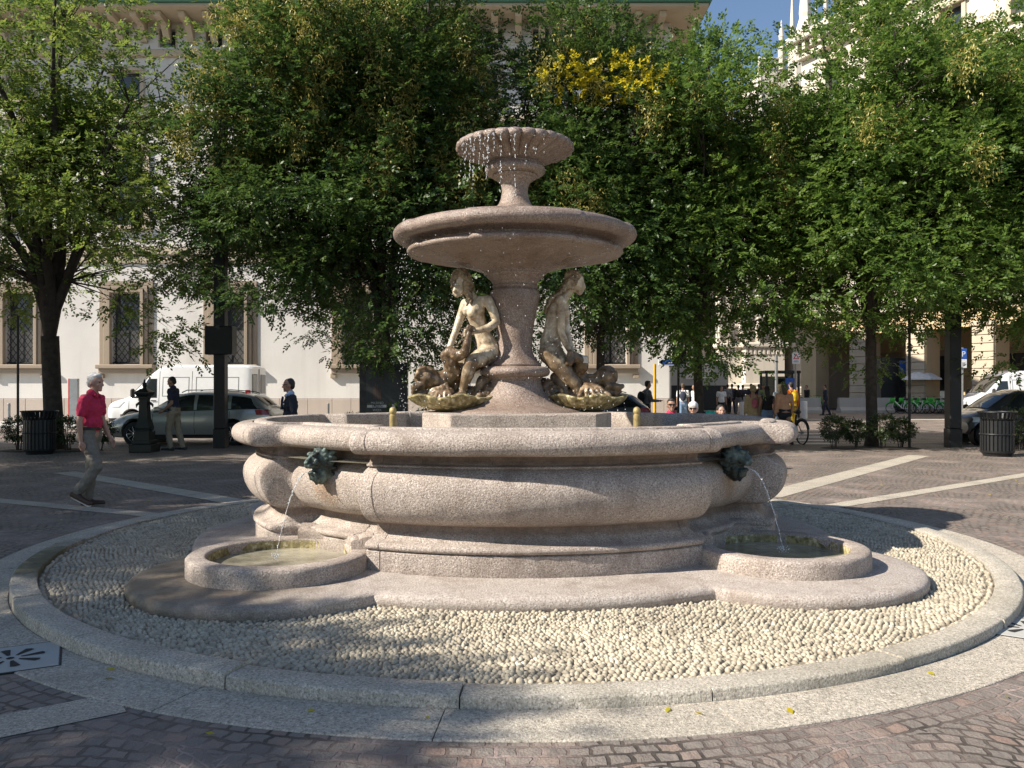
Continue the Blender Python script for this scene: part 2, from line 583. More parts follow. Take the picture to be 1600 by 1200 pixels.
def np_mesh(name, V, F, smooth=True):
    V = np.asarray(V, dtype=np.float32)
    F = np.asarray(F, dtype=np.int32)
    me = bpy.data.meshes.new(name)
    k = F.shape[1]
    me.vertices.add(len(V))
    me.vertices.foreach_set('co', V.ravel())
    me.loops.add(F.size)
    me.loops.foreach_set('vertex_index', F.ravel())
    me.polygons.add(len(F))
    me.polygons.foreach_set('loop_start', np.arange(0, F.size, k, dtype=np.int32))
    me.polygons.foreach_set('loop_total', np.full(len(F), k, dtype=np.int32))
    if smooth:
        me.polygons.foreach_set('use_smooth', np.ones(len(F), dtype=bool))
    me.update(calc_edges=True)
    return me


class MB:
    def __init__(s):
        s.v, s.f = [], []

    def add(s, vs, fs, mtx=None):
        o = len(s.v)
        for p in vs:
            p = Vector(p)
            s.v.append(mtx @ p if mtx is not None else p)
        for f in fs:
            s.f.append([o + i for i in f])
        return s

    def box(s, x0, x1, y0, y1, z0, z1, bev=0.0, mtx=None):
        if bev <= 0:
            vs = [(x0, y0, z0), (x1, y0, z0), (x1, y1, z0), (x0, y1, z0), (x0, y0, z1), (x1, y0, z1), (x1, y1, z1), (x0, y1, z1)]
            fs = [(0, 3, 2, 1), (4, 5, 6, 7), (0, 1, 5, 4), (1, 2, 6, 5), (2, 3, 7, 6), (3, 0, 4, 7)]
            return s.add(vs, fs, mtx)
        bm = bmesh.new()
        for X, sx in ((x0, 1), (x1, -1)):
            for Y, sy in ((y0, 1), (y1, -1)):
                for Z, sz in ((z0, 1), (z1, -1)):
                    bm.verts.new((X + sx * bev, Y + sy * bev, Z))
                    bm.verts.new((X + sx * bev, Y, Z + sz * bev))
                    bm.verts.new((X, Y + sy * bev, Z + sz * bev))
        bmesh.ops.convex_hull(bm, input=bm.verts[:])
        bm.verts.index_update()
        vs = [v.co.copy() for v in bm.verts]
        fs = [[v.index for v in f.verts] for f in bm.faces]
        bm.free()
        return s.add(vs, fs, mtx)

    def tube(s, pts, rad, n=8, caps=True, flat=1.0):
        pts = [Vector(p) for p in pts]
        if not isinstance(rad, (list, tuple)):
            rad = [rad] * len(pts)
        o = len(s.v)
        up = Vector((0, 0, 1))
        prev = None
        for i, p in enumerate(pts):
            a = pts[max(0, i - 1)]
            b = pts[min(len(pts) - 1, i + 1)]
            t = (b - a)
            t = t.normalized() if t.length > 1e-9 else up
            if prev is None:
                x = t.orthogonal().normalized() if abs(t.z) > 0.99 else t.cross(up).normalized()
            else:
                x = prev - t * prev.dot(t)
                x = x.normalized() if x.length > 1e-6 else t.orthogonal().normalized()
            prev = x
            y = t.cross(x)
            for k in range(n):
                a_ = 2 * PI * k / n
                s.v.append(p + x * (math.cos(a_) * rad[i]) + y * (math.sin(a_) * rad[i] * flat))
        for i in range(len(pts) - 1):
            for k in range(n):
                k2 = (k + 1) % n
                s.f.append([o + i * n + k, o + i * n + k2, o + (i + 1) * n + k2, o + (i + 1) * n + k])
        if caps:
            s.f.append([o + k for k in range(n)][::-1])
            e = o + (len(pts) - 1) * n
            s.f.append([e + k for k in range(n)])
        return s

    def lathe(s, prof, n=48, c=(0, 0, 0), fn=None, a0=0.0, a1=2 * PI, caps=True):
        """prof: (r, z) from bottom to top; fn(angle, r, z) may change the radius"""
        o = len(s.v)
        full = abs(a1 - a0 - 2 * PI) < 1e-6
        m = n if full else n + 1
        for r, z in prof:
            for k in range(m):
                a = a0 + (a1 - a0) * k / n
                rr = fn(a, r, z) if fn else r
                s.v.append(Vector((c[0] + rr * math.cos(a), c[1] + rr * math.sin(a), c[2] + z)))
        for i in range(len(prof) - 1):
            for k in range(n):
                k2 = (k + 1) % m
                s.f.append([o + i * m + k, o + i * m + k2, o + (i + 1) * m + k2, o + (i + 1) * m + k])
        if caps and full:
            if prof[0][0] > 1e-4:
                s.f.append([o + k for k in range(m)][::-1])
            if prof[-1][0] > 1e-4:
                e = o + (len(prof) - 1) * m
                s.f.append([e + k for k in range(m)])
        return s

    def prism(s, poly, z0, z1, mtx=None):
        """poly in xy, extruded in z"""
        n = len(poly)
        vs = [(x, y, z0) for x, y in poly] + [(x, y, z1) for x, y in poly]
        fs = [list(range(n))[::-1], list(range(n, 2 * n))] + [[i, (i + 1) % n, n + (i + 1) % n, n + i] for i in range(n)]
        return s.add(vs, fs, mtx)

    def grid(s, rows):
        o = len(s.v)
        n = len(rows[0])
        for r in rows:
            for p in r:
                s.v.append(Vector(p))
        for i in range(len(rows) - 1):
            for k in range(n - 1):
                s.f.append([o + i * n + k, o + i * n + k + 1, o + (i + 1) * n + k + 1, o + (i + 1) * n + k])
        return s

    def build(s, name, mat, parent=None, smooth=35.0, fix=True):
        me = bpy.data.meshes.new(name)
        me.from_pydata([tuple(v) for v in s.v], [], s.f)
        if fix:
            bm = bmesh.new()
            bm.from_mesh(me)
            bmesh.ops.recalc_face_normals(bm, faces=bm.faces[:])
            bm.to_mesh(me)
            bm.free()
        if smooth:
            me.polygons.foreach_set('use_smooth', [True] * len(me.polygons))
            me.set_sharp_from_angle(angle=R(smooth))
        me.update()
        return link_mesh(name, me, mat, parent)


BAKE = []


class Org:
    """organic body: overlapping tapered capsules and ellipsoids fused into one continuous skin"""
    def __init__(s):
        s.b = MB()

    def cap(s, p0, r0, p1, r1, n=14, flat=1.0):
        p0, p1 = Vector(p0), Vector(p1)
        d = p1 - p0
        L = d.length
        t = d.normalized() if L > 1e-6 else Vector((0, 0, 1))
        pts, rad = [], []
        for k in range(5):
            a = -PI / 2 + (PI / 2) * k / 4.5 + 0.05
            pts.append(p0 + t * (math.sin(a) * r0)); rad.append(max(1e-4, math.cos(a) * r0))
        for k in range(5):
            a = (PI / 2) * (k + 0.5) / 4.5 - 0.05
            pts.append(p1 + t * (math.sin(a) * r1)); rad.append(max(1e-4, math.cos(a) * r1))
        s.b.tube(pts, rad, n, True, flat)
        return s

    def chain(s, *pr):
        for (p0, r0), (p1, r1) in zip(pr[:-1], pr[1:]):
            s.cap(p0, r0, p1, r1)
        return s

    def ell(s, c, r, rot=None, n=16):
        if isinstance(r, (int, float)):
            r = (r, r, r)
        m = Matrix.Translation(Vector(c))
        if rot is not None:
            m = m @ Euler(rot).to_matrix().to_4x4()
        o = len(s.b.v)
        h = n // 2
        for i in range(h + 1):
            th = PI * (i + 0.0) / h
            st, ct = max(math.sin(th), 0.01), math.cos(th)
            for k in range(n):
                a = 2 * PI * k / n
                s.b.v.append(m @ Vector((r[0] * st * math.cos(a), r[1] * st * math.sin(a), r[2] * ct)))
        for i in range(h):
            for k in range(n):
                k2 = (k + 1) % n
                s.b.f.append([o + i * n + k, o + (i + 1) * n + k, o + (i + 1) * n + k2, o + i * n + k2])
        s.b.f.append([o + k for k in range(n)])
        e = o + h * n
        s.b.f.append([e + k for k in range(n)][::-1])
        return s

    def build(s, name, mat, parent=None, voxel=0.012, smooth=3, disp=None):
        o = s.b.build(name, mat, parent, smooth=None)
        md = o.modifiers.new('remesh', 'REMESH')
        md.mode = 'VOXEL'
        md.voxel_size = voxel
        md.use_smooth_shade = True
        if smooth:
            sm = o.modifiers.new('smooth', 'SMOOTH')
            sm.iterations = smooth
            sm.factor = 0.5
        if disp:
            tx = bpy.data.textures.new(name + '_folds', 'CLOUDS')
            tx.noise_scale = disp[1]
            dm = o.modifiers.new('folds', 'DISPLACE')
            dm.texture = tx
            dm.strength = disp[0]
            dm.mid_level = 0.5
        BAKE.append(o)
        return o


def bake_all():
    bpy.context.view_layer.update()
    dg = bpy.context.evaluated_depsgraph_get()
    done = {}
    for o in BAKE:
        me = bpy.data.meshes.new_from_object(o.evaluated_get(dg))
        done[o] = me
    for o, me in done.items():
        old = o.data
        o.modifiers.clear()
        me.polygons.foreach_set('use_smooth', [True] * len(me.polygons))
        o.data = me
        me.name = o.name
    BAKE.clear()


def copy_tree(o, parent=None):
    c = o.copy()
    COL.objects.link(c)
    if parent is not None:
        c.parent = parent
    for ch in list(o.children):
        copy_tree(ch, c)
    return c


def text_mesh(body, size, mat, name, parent, mtx, depth=0.003, align='CENTER'):
    cu = bpy.data.curves.new(name, 'FONT')
    cu.body = body
    cu.size = size
    cu.extrude = depth
    cu.align_x = align
    o = bpy.data.objects.new(name, cu)
    COL.objects.link(o)
    dg = bpy.context.evaluated_depsgraph_get()
    me = bpy.data.meshes.new_from_object(o.evaluated_get(dg))
    bpy.data.objects.remove(o)
    me.transform(mtx)
    return link_mesh(name, me, mat, parent)


def smoothstep(a, b, x):
    t = min(1, max(0, (x - a) / (b - a)))
    return t * t * (3 - 2 * t)
# ------------------------------------------------------------------ ground
MB().grid([[(-260 + 20 * i, -40 + 20 * j, 0) for i in range(27)] for j in range(20)]).build('ground', 'cobbles', None, smooth=None, fix=False)
tag(bpy.data.objects['ground'], kind='structure')

DEL = R(4.3)
STX = 1.085


def plan(al, r):
    """fountain plan: angle from the front axis (to the right), radius -> local xy"""
    return (STX * r * math.sin(al + DEL), -r * math.cos(al + DEL))


def sector_block(mb, prof, a0, a1, n, gap=0.004):
    """kerb stone between two plan angles; prof: closed (r,z) loop"""
    k = len(prof)
    rm = sum(p[0] for p in prof) / k
    a0 += gap / rm
    a1 -= gap / rm
    vs, fs = [], []
    for i in range(n + 1):
        a = a0 + (a1 - a0) * i / n
        for r, z in prof:
            vs.append((r * math.sin(a), -r * math.cos(a), z))
    for i in range(n):
        for j in range(k):
            j2 = (j + 1) % k
            fs.append((i * k + j, i * k + j2, (i + 1) * k + j2, (i + 1) * k + j))
    fs.append(list(range(k)))
    fs.append([n * k + j for j in range(k)][::-1])
    mb.add(vs, fs)


kb, rg = MB(), MB()
rnd = random.Random(3)
NK = 22
for i in range(NK):
    a0 = R(-3.7) + i * 2 * PI / NK
    am = math.degrees(a0 + PI / NK)
    am = (am + 180) % 360 - 180
    h = 0.06 + .042 * math.exp(-((am + 55) / 45) ** 2) + .02 * math.exp(-((am - 65) / 40) ** 2) + rnd.uniform(-.005, .005)
    ro = 4.455 + rnd.uniform(-.006, .006)
    prof = [(4.27, -.05), (4.27, h - .004), (4.276, h), (ro - .016, h), (ro - .006, h - .004), (ro, h - .013), (ro + .003, -.05)]
    sector_block(kb, prof, a0, a0 + 2 * PI / NK, 12, .004)
NR = 21
for i in range(NR):
    a0 = R(-4.6) + i * 2 * PI / NR
    h = 0.008 + rnd.uniform(-.003, .003)
    sector_block(rg, [(4.462, -.05), (4.462, h), (4.81, h), (4.815, h - .004), (4.815, -.05)], a0, a0 + 2 * PI / NR, 12, .0035)
for nm, mb, mt in (('kerb', kb, 'kerb_mossy'), ('kerb_ring', rg, 'grey_granite')):
    o = mb.build(nm, mt)
    o.location = (FX, FY, 0)
    tag(o, kind='structure')
MB().lathe([(0.001, .044), (4.28, .044)], 96, caps=False).build('pebble_bed', 'pebble_bed', None, smooth=None).location = (FX, FY, 0)
tag(bpy.data.objects['pebble_bed'], kind='structure')

# granite strips in the paving
def strip(p, q, wd):
    a, b = Vector((p[0], p[1], 0)), Vector((q[0], q[1], 0))
    d = (b - a).normalized()
    nrm = Vector((-d.y, d.x, 0)) * wd / 2
    L = (b - a).length
    mb = MB()
    n = max(1, int(L / 1.4))
    for i in range(n):
        s0, s1 = L * i / n + .004, L * (i + 1) / n - .004
        mb.add([a + d * s0 - nrm, a + d * s1 - nrm, a + d * s1 + nrm, a + d * s0 + nrm], [(0, 1, 2, 3)])
    o = mb.build('paving_strip', 'grey_granite', None, smooth=None)
    o.location = (0, 0, .005)
    tag(o, kind='structure')


def gp(px, py):
    d = EYE * 1280 / (py - 606)
    return (gx(px, d), d)


strip(gp(1196, 776), gp(1436, 712), .44)
strip(gp(1290, 793), gp(1640, 736), .27)
strip(gp(398, 789), gp(100, 738), .38)
strip(gp(250, 806), gp(-60, 777), .28)
strip(gp(190, 1098), gp(-60, 1148), .3)
strip((-30, 23.6), (30, 23.4), .3)


# ------------------------------------------------------------------ the fountain
RB = 2.65
LOBE = [plan(R(a), RB) for a in (44.3, 135.7, 224.3, 315.7)]


def slab_r(a):
    """outline radius along world plan angle a (0 = to the camera, positive to the right), at the foot"""
    ux, uy = math.sin(a), -math.cos(a)
    best = 1 / math.sqrt((ux / (2.89 * STX)) ** 2 + (uy / 2.89) ** 2)
    for cx, cy in LOBE:
        b = cx * ux + cy * uy
        q = 1.10 ** 2 - (cx * cx + cy * cy - b * b)
        if q > 0 and b > 0:
            best = max(best, b + math.sqrt(q))
    return best


def pebbles():
    rg_ = np.random.RandomState(11)
    sp = 0.0375
    pts = []
    n = int(4.4 / sp)
    for j in range(-int(n / .866) - 1, int(n / .866) + 2):
        for i in range(-n - 1, n + 2):
            x = (i + 0.5 * (j & 1)) * sp
            y = j * sp * .866
            # bend the rows so that no lattice shows
            x2 = x + .05 * math.sin(2.1 * y + .8 * x) + .02 * math.sin(7 * y)
            y2 = y + .06 * math.sin(1.7 * x + .5) + .03 * math.sin(4.3 * x + 2 * y)
            rr = math.hypot(x2, y2)
            if rr > 4.235 or rr < 2.6:
                continue
            if rr < slab_r(math.atan2(x2, -y2)) - .06:
                continue
            pts.append((x2, y2))
    # a tidy row along the kerb
    pts = [p for p in pts if math.hypot(*p) < 4.2]
    nrow = int(2 * PI * 4.243 / .04)
    for k in range(nrow):
        a = 2 * PI * k / nrow
        pts.append((4.243 * math.sin(a), -4.243 * math.cos(a)))
    P = np.array(pts)
    N = len(P)
    P += rg_.normal(0, .0048, P.shape)
    H, S = 5, 8
    th = np.linspace(0.03, PI * 0.62, H)
    ph = np.arange(S) * 2 * PI / S
    base = np.stack([np.outer(np.sin(th), np.cos(ph)), np.outer(np.sin(th), np.sin(ph)), np.outer(np.cos(th), np.ones(S))], -1).reshape(-1, 3)
    k = len(base)
    A = rg_.uniform(.018, .026, N)
    B = rg_.uniform(.0135, .0205, N)
    C = rg_.uniform(.017, .025, N)
    rot = 1.2 * np.sin(P[:, 0] * .9 + 1) + 1.0 * np.sin(P[:, 1] * 1.1) + rg_.normal(0, .45, N)
    tl = rg_.normal(0, .25, N)
    V = base[None] * np.stack([A, B, C], -1)[:, None]
    x, z = V[..., 0].copy(), V[..., 2].copy()
    V[..., 0] = x * np.cos(tl)[:, None] + z * np.sin(tl)[:, None]
    V[..., 2] = -x * np.sin(tl)[:, None] + z * np.cos(tl)[:, None]
    x, y = V[..., 0].copy(), V[..., 1].copy()
    V[..., 0] = x * np.cos(rot)[:, None] - y * np.sin(rot)[:, None] + P[:, 0][:, None]
    V[..., 1] = x * np.sin(rot)[:, None] + y * np.cos(rot)[:, None] + P[:, 1][:, None]
    V[..., 2] += (.041 + rg_.normal(0, .004, N))[:, None]
    f = []
    for i in range(H - 1):
        for s in range(S):
            s2 = (s + 1) % S
            f.append((i * S + s, (i + 1) * S + s, (i + 1) * S + s2, i * S + s2))
    F = (np.array(f)[None] + (np.arange(N) * k)[:, None, None]).reshape(-1, 4)
    o = link_mesh('pebbles', np_mesh('pebbles', V.reshape(-1, 3), F), 'pebbles')
    o.location = (FX, FY, 0)
    tag(o, kind='stuff', label='pale rounded pebbles set on edge inside the granite kerb', cat='pebbles')


pebbles()

fount = thing('fountain', 'large pink granite fountain with lobed basin and two raised bowls inside the pebble ring', 'fountain', (FX, FY, 0))


def build_slab():
    mb = MB()
    n = 360
    rows = []
    prof = [(-.02, .02), (-.012, .05), (0, .07), (.004, .095), (0, .118), (-.014, .136), (-.04, .146), (-.12, .15), (-.5, .163), (-1.2, .175), (-2.0, .175)]
    for dr, z in prof:
        row = []
        for k in range(n + 1):
            a = 2 * PI * k / n
            r = slab_r(a)
            # broken, worn edge
            e = mnoise.noise(Vector((math.sin(a) * 9, math.cos(a) * 9, z * 5))) * .008
            r2 = max(.3, r + dr + (e if dr > -.1 else 0))
            row.append((r2 * math.sin(a), -r2 * math.cos(a), z))
        rows.append(row)
    mb.grid(rows)
    return mb.build('base_slab', 'slab_granite', fount, smooth=50)


build_slab()

REC = 0.23


def lobed(prof, az, rec, sx=STX, e0=30.9, e1=33.1, worn=True):
    """sweep a profile round the four-lobed plan"""
    rows = []
    for item in prof:
        r, z = item[0], item[1]
        rc = item[2] if len(item) > 2 else rec
        row = []
        for a in az:
            off = abs((math.degrees(a) + 45) % 90 - 45)
            s = smoothstep(e0, e1, off)
            rr = r - rc * s
            if worn and any(abs((a - j + PI) % (2 * PI) - PI) < .002 for j in JOINTS):
                rr -= .007
            if worn:
                c_ = Vector((rr * math.sin(a), rr * math.cos(a), z))
                rr += .005 * mnoise.noise(c_ * 4) + .0035 * mnoise.noise(c_ * 13) - .012 * max(0, mnoise.noise(c_ * 7 + Vector((9, 2, 4))) - .42) * 4
            row.append((sx * rr * math.sin(a + DEL), -rr * math.cos(a + DEL), z))
        rows.append(row)
    return rows


AZ = []
for q in range(4):
    for d in list(np.linspace(-45, -34.2, 8)) + list(np.linspace(-33.5, -30.5, 14)) + list(np.linspace(-29.8, 29.8, 40)) + \
            list(np.linspace(30.5, 33.5, 14)) + list(np.linspace(34.2, 44.0, 7)):
        AZ.append(R(90 * q + d))
JOINTS = [R(90 * q + d) for q in range(4) for d in (-28.2, 28.2)]
for j in JOINTS:
    AZ += [j - .0032, j - .0016, j + .0016, j + .0032]
AZ.sort()
AZ.append(AZ[0] + 2 * PI)


def arc_prof(c, rad, a0, a1, n=9):
    return [(c[0] + rad[0] * math.cos(R(a0 + (a1 - a0) * i / n)), c[1] + rad[1] * math.sin(R(a0 + (a1 - a0) * i / n))) for i in range(n + 1)]


def build_basin():
    prof = [(2.36, .12), (2.373, .15), (2.373, .318), (2.366, .325), (2.352, .328), (2.352, .332), (2.372, .336)]
    prof += arc_prof((2.362, .362), (.032, .028), -70, 80, 6)
    prof += [(2.345, .394), (2.31, .402), (2.288, .418), (2.262, .442), (2.244, .47), (2.234, .50), (2.236, .522), (2.232, .527), (2.25, .53)]
    # the swelling bulge
    for t in range(19):
        a = R(-84 + t * (84 + 66) / 18)
        rx, rz = 0.225, (.27 if a < 0 else .185)
        prof.append((2.252 + rx * math.cos(a), .795 + rz * math.sin(a)))
    prof += [(2.352, .972), (2.372, .976), (2.372, .988), (2.352, .994), (2.335, 1.0)]
    prof += [(2.322, 1.03), (2.335, 1.06), (2.36, 1.068), (2.44, 1.072), (2.5, 1.078)]
    for t in range(13):
        a = R(-75 + t * 165 / 12)
        prof.append((2.478 + .095 * math.cos(a), 1.165 + .092 * math.sin(a)))
    prof += [(2.42, 1.263), (2.40, 1.262), (2.398, 1.254), (2.385, 1.252), (2.38, 1.272), (2.37, 1.279), (2.30, 1.28), (2.275, 1.272), (2.262, 1.25),
             (2.255, 1.2), (2.25, 1.0), (2.25, .8)]
    mb = MB()
    mb.grid(lobed(prof, AZ, REC))
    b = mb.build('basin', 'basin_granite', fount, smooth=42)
    wv = MB().lathe([(0.001, .985), (2.3, .985)], 64, fn=None, caps=False)
    wv.v = [Vector((p.x * STX, p.y, p.z)) for p in wv.v]
    wv.build('basin_water', 'water', b, smooth=None)
    return b


basin = build_basin()

# the lion heads on the four set-back pieces
def lion(al):
    g = Org()
    g.ell((-.02, 0, -.005), (.085, .132, .15))
    g.ell((.03, 0, .01), (.09, .105, .12))
    g.ell((.03, 0, -.12), (.06, .085, .1))
    rr = random.Random(5)
    # mane: overlapping rings of short flowing locks
    for ring, (n_, r0, r1, x0, x1, w0) in enumerate(((19, .1, .138, .0, -.05, .024), (15, .085, .112, .05, .01, .02))):
        for k in range(n_):
            a = 2 * PI * (k + .5 * ring) / n_
            sa, ca = math.sin(a), math.cos(a)
            L = r1 + .008 * rr.random()
            low = 1.3 if ca < -.4 else 1.05
            tw = .15 * rr.uniform(-1, 1)
            s2, c2 = math.sin(a + tw), math.cos(a + tw)
            g.chain(((x0, r0 * sa, .01 + low * r0 * ca), w0), (((x0 + x1) / 2 + .01, (r0 + L) / 2 * sa, low * (r0 + L) / 2 * ca), w0 * .95), ((x1, L * s2, low * L * c2), w0 * .6))
    # face
    g.ell((.085, 0, .0), (.065, .075, .085))
    g.ell((.135, 0, -.03), (.055, .05, .036))
    g.cap((.1, 0, .06), .03, (.17, 0, -.005), .026)
    g.ell((.182, 0, -.012), (.02, .03, .018))
    for s in (-1, 1):
        g.ell((.115, .042 * s, .062), (.034, .034, .016), (.25 * s, .2, 0))
        g.ell((.15, .028 * s, -.04), (.035, .026, .026))
        g.ell((.1, .06 * s, -.005), (.035, .026, .035))
        g.cap((.03, .085 * s, .1), .026, (.015, .105 * s, .135), .014)
    g.ell((.115, 0, -.105), (.05, .04, .022))
    for k in range(5):
        y = (k - 2) * .024
        g.chain(((.11, y, -.11), .022), ((.1, y * 1.1, -.16), .02), ((.075, y * .8, -.21 + abs(k - 2) * .015), .011))
    o = g.build('lion_head', 'bronze', fount, voxel=.0062, smooth=1, disp=(.006, .025))
    x, y = plan(al, 2.26)
    o.location = (x, y, .985)
    o.scale = (.92, .78, .9)
    o.rotation_euler = (0, 0, math.atan2(y, x))
    return o


l0 = lion(R(-44.3))


def small_basin(al):
    x, y = plan(al, RB)
    mb = MB()
    prof = [(.545, .165), (.545, .285), (.552, .296), (.565, .302), (.66, .302), (.682, .298), (.695, .284), (.70, .26), (.70, .15)]

    def worn(a, r, z):
        return r + .006 * mnoise.noise(Vector((math.cos(a) * 4, math.sin(a) * 4, z * 20)))
    mb.lathe(prof[::-1], 96, fn=worn, caps=False)
    o = mb.build('small_basin', 'pink_granite', fount, smooth=50)
    o.location = (x, y, 0)
    w_ = MB().lathe([(0.001, .215), (.56, .215)], 48, caps=False).build('pool_water', 'water', o, smooth=None)
    lm = MB().lathe([(.5435, .16), (.5435, .282)], 64, caps=False).build('algae_band', 'mossy_stone', o, smooth=60)
    # moulding that follows the ring on the side of the big basin
    b = math.atan2(-y, -x)
    mo = MB()
    pr = [(.72, .29), (.552, .29), (.548, .318)] + arc_prof((.588, .348), (.042, .03), 190, 60, 8) + [(.62, .384), (.66, .398), (.72, .404)]
    mo.lathe(pr, 30, a0=b - R(43), a1=b + R(43), caps=False)
    for e in (0, 30):
        mo.f.append([i * 31 + e for i in range(len(pr))])
    mo.build('ledge_moulding', 'pink_granite', o, smooth=40)
    return o


for a in (-44.3, 44.3, 135.7, 224.3):
    small_basin(R(a))

# inner pedestal and column
def build_pedestal():
    poly = []
    for a, r in ((-52, 1.0), (-36, 1.13), (38, 1.13), (54, 1.0), (70, 1.0), (110, 1.0), (126, 1.0), (142, 1.13), (218, 1.13), (234, 1.0), (250, 1.0), (290, 1.0)):
        poly.append((r * math.sin(R(a) + DEL), -r * math.cos(R(a) + DEL)))
    mb = MB().prism(poly, .9, 1.335)
    o = mb.build('pedestal_block', 'pink_granite', fount, smooth=None)
    bv = o.modifiers.new('bevel', 'BEVEL')
    bv.width = .012
    bv.segments = 2
    BAKE_PLAIN.append(o)


BAKE_PLAIN = []
build_pedestal()
prof = [(.70, 1.32), (.68, 1.345), (.60, 1.365), (.50, 1.395), (.42, 1.44), (.35, 1.50), (.305, 1.56), (.28, 1.62), (.27, 1.66), (.285, 1.675), (.29, 1.69)]
prof += arc_prof((.305, 1.745), (.058, .052), -80, 85, 10)
prof += [(.27, 1.80), (.275, 1.815), (.265, 1.83), (.235, 1.86), (.205, 1.90), (.185, 1.95), (.178, 2.0), (.182, 2.1), (.195, 2.22), (.215, 2.33), (.24, 2.43), (.255, 2.49),
         (.26, 2.53), (.25, 2.575), (.225, 2.59), (.22, 2.60), (.232, 2.61), (.238, 2.625), (.228, 2.64), (.235, 2.66), (.255, 2.69), (.285, 2.715), (.30, 2.73), (.305, 2.745), (.32, 2.75), (.325, 2.80)]
MB().lathe(prof, 64).build('column', 'pink_granite_wet', fount, smooth=38)


def build_lower_bowl():
    prof = [(.30, 2.76), (.36, 2.785), (.52, 2.835), (.72, 2.882), (.92, 2.92), (1.01, 2.935)]
    prof += arc_prof((1.02, 2.968), (.052, .036), -70, 75, 7)
    prof += [(1.0, 3.005), (.985, 3.01), (.98, 3.03), (1.0, 3.045), (1.03, 3.06), (1.08, 3.068)]
    prof += arc_prof((1.105, 3.135), (.10, .078), -80, 100, 12)
    prof += [(1.02, 3.208), (1.01, 3.195), (.97, 3.185), (.8, 3.15), (.4, 3.12), (.05, 3.12)]
    pr = [(r, z, .035 if r > .7 else .035 * max(0, (r - .3) / .4)) for r, z in prof]
    mb = MB()
    mb.grid(lobed(pr, AZ, .05, sx=1.035, e0=25, e1=28, worn=False))
    o = mb.build('lower_bowl', 'pink_granite_wet', fount, smooth=42)
    MB().lathe([(0.001, 3.17), (.95, 3.17)], 48, caps=False).build('bowl_water', 'water', o, smooth=None)


build_lower_bowl()


def flute(a, r, z):
    if r > .3 and z > 3.86:
        k = abs(math.cos(a * 14))
        e = smoothstep(.3, .58, r)
        return r - .022 * e * (1 - k ** .6)
    return r


prof = [(.23, 3.19), (.225, 3.42), (.205, 3.435), (.17, 3.47), (.145, 3.53), (.134, 3.60), (.14, 3.66), (.165, 3.705), (.19, 3.72), (.195, 3.735), (.225, 3.745), (.232, 3.76), (.226, 3.768), (.25, 3.775)]
prof += arc_prof((.265, 3.82), (.05, .045), -80, 85, 10)
prof += [(.275, 3.875), (.27, 3.885), (.29, 3.895), (.33, 3.915), (.40, 3.955), (.48, 3.99), (.55, 4.012), (.585, 4.022), (.606, 4.036), (.612, 4.055), (.605, 4.076), (.585, 4.09), (.55, 4.092), (.5, 4.07),
         (.3, 4.0), (.05, 3.97)]
ubm = MB().lathe(prof, 28 * 10, fn=flute)
for v in ubm.v:
    r_ = math.hypot(v.x, v.y)
    if r_ > .29 and 3.88 < v.z < 4.08:
        k_ = abs(math.cos(math.atan2(v.y, v.x) * 14))
        v.z -= .03 * (k_ ** .6 - .5) * smoothstep(.29, .34, r_) * (1 - smoothstep(4.04, 4.08, v.z))
ub = ubm.build('upper_bowl', 'pink_granite_wet', fount, smooth=42)
MB().lathe([(0.001, 4.062), (.5, 4.062)], 32, caps=False).build('bowl_water', 'water', ub, smooth=None)

for px, dd in ((614, 7.75), (995, 7.8)):
    p = at(px, 642, dd)
    mb = MB().lathe([(.034, .9), (.034, 1.32), (.028, 1.325), (.028, 1.335), (.034, 1.342), (.036, 1.36), (.03, 1.385), (.015, 1.397), (.001, 1.4)], 16)
    o = mb.build('nozzle_post', 'brass', fount, smooth=40)
    o.location = (p.x - FX, p.y - FY, 0)


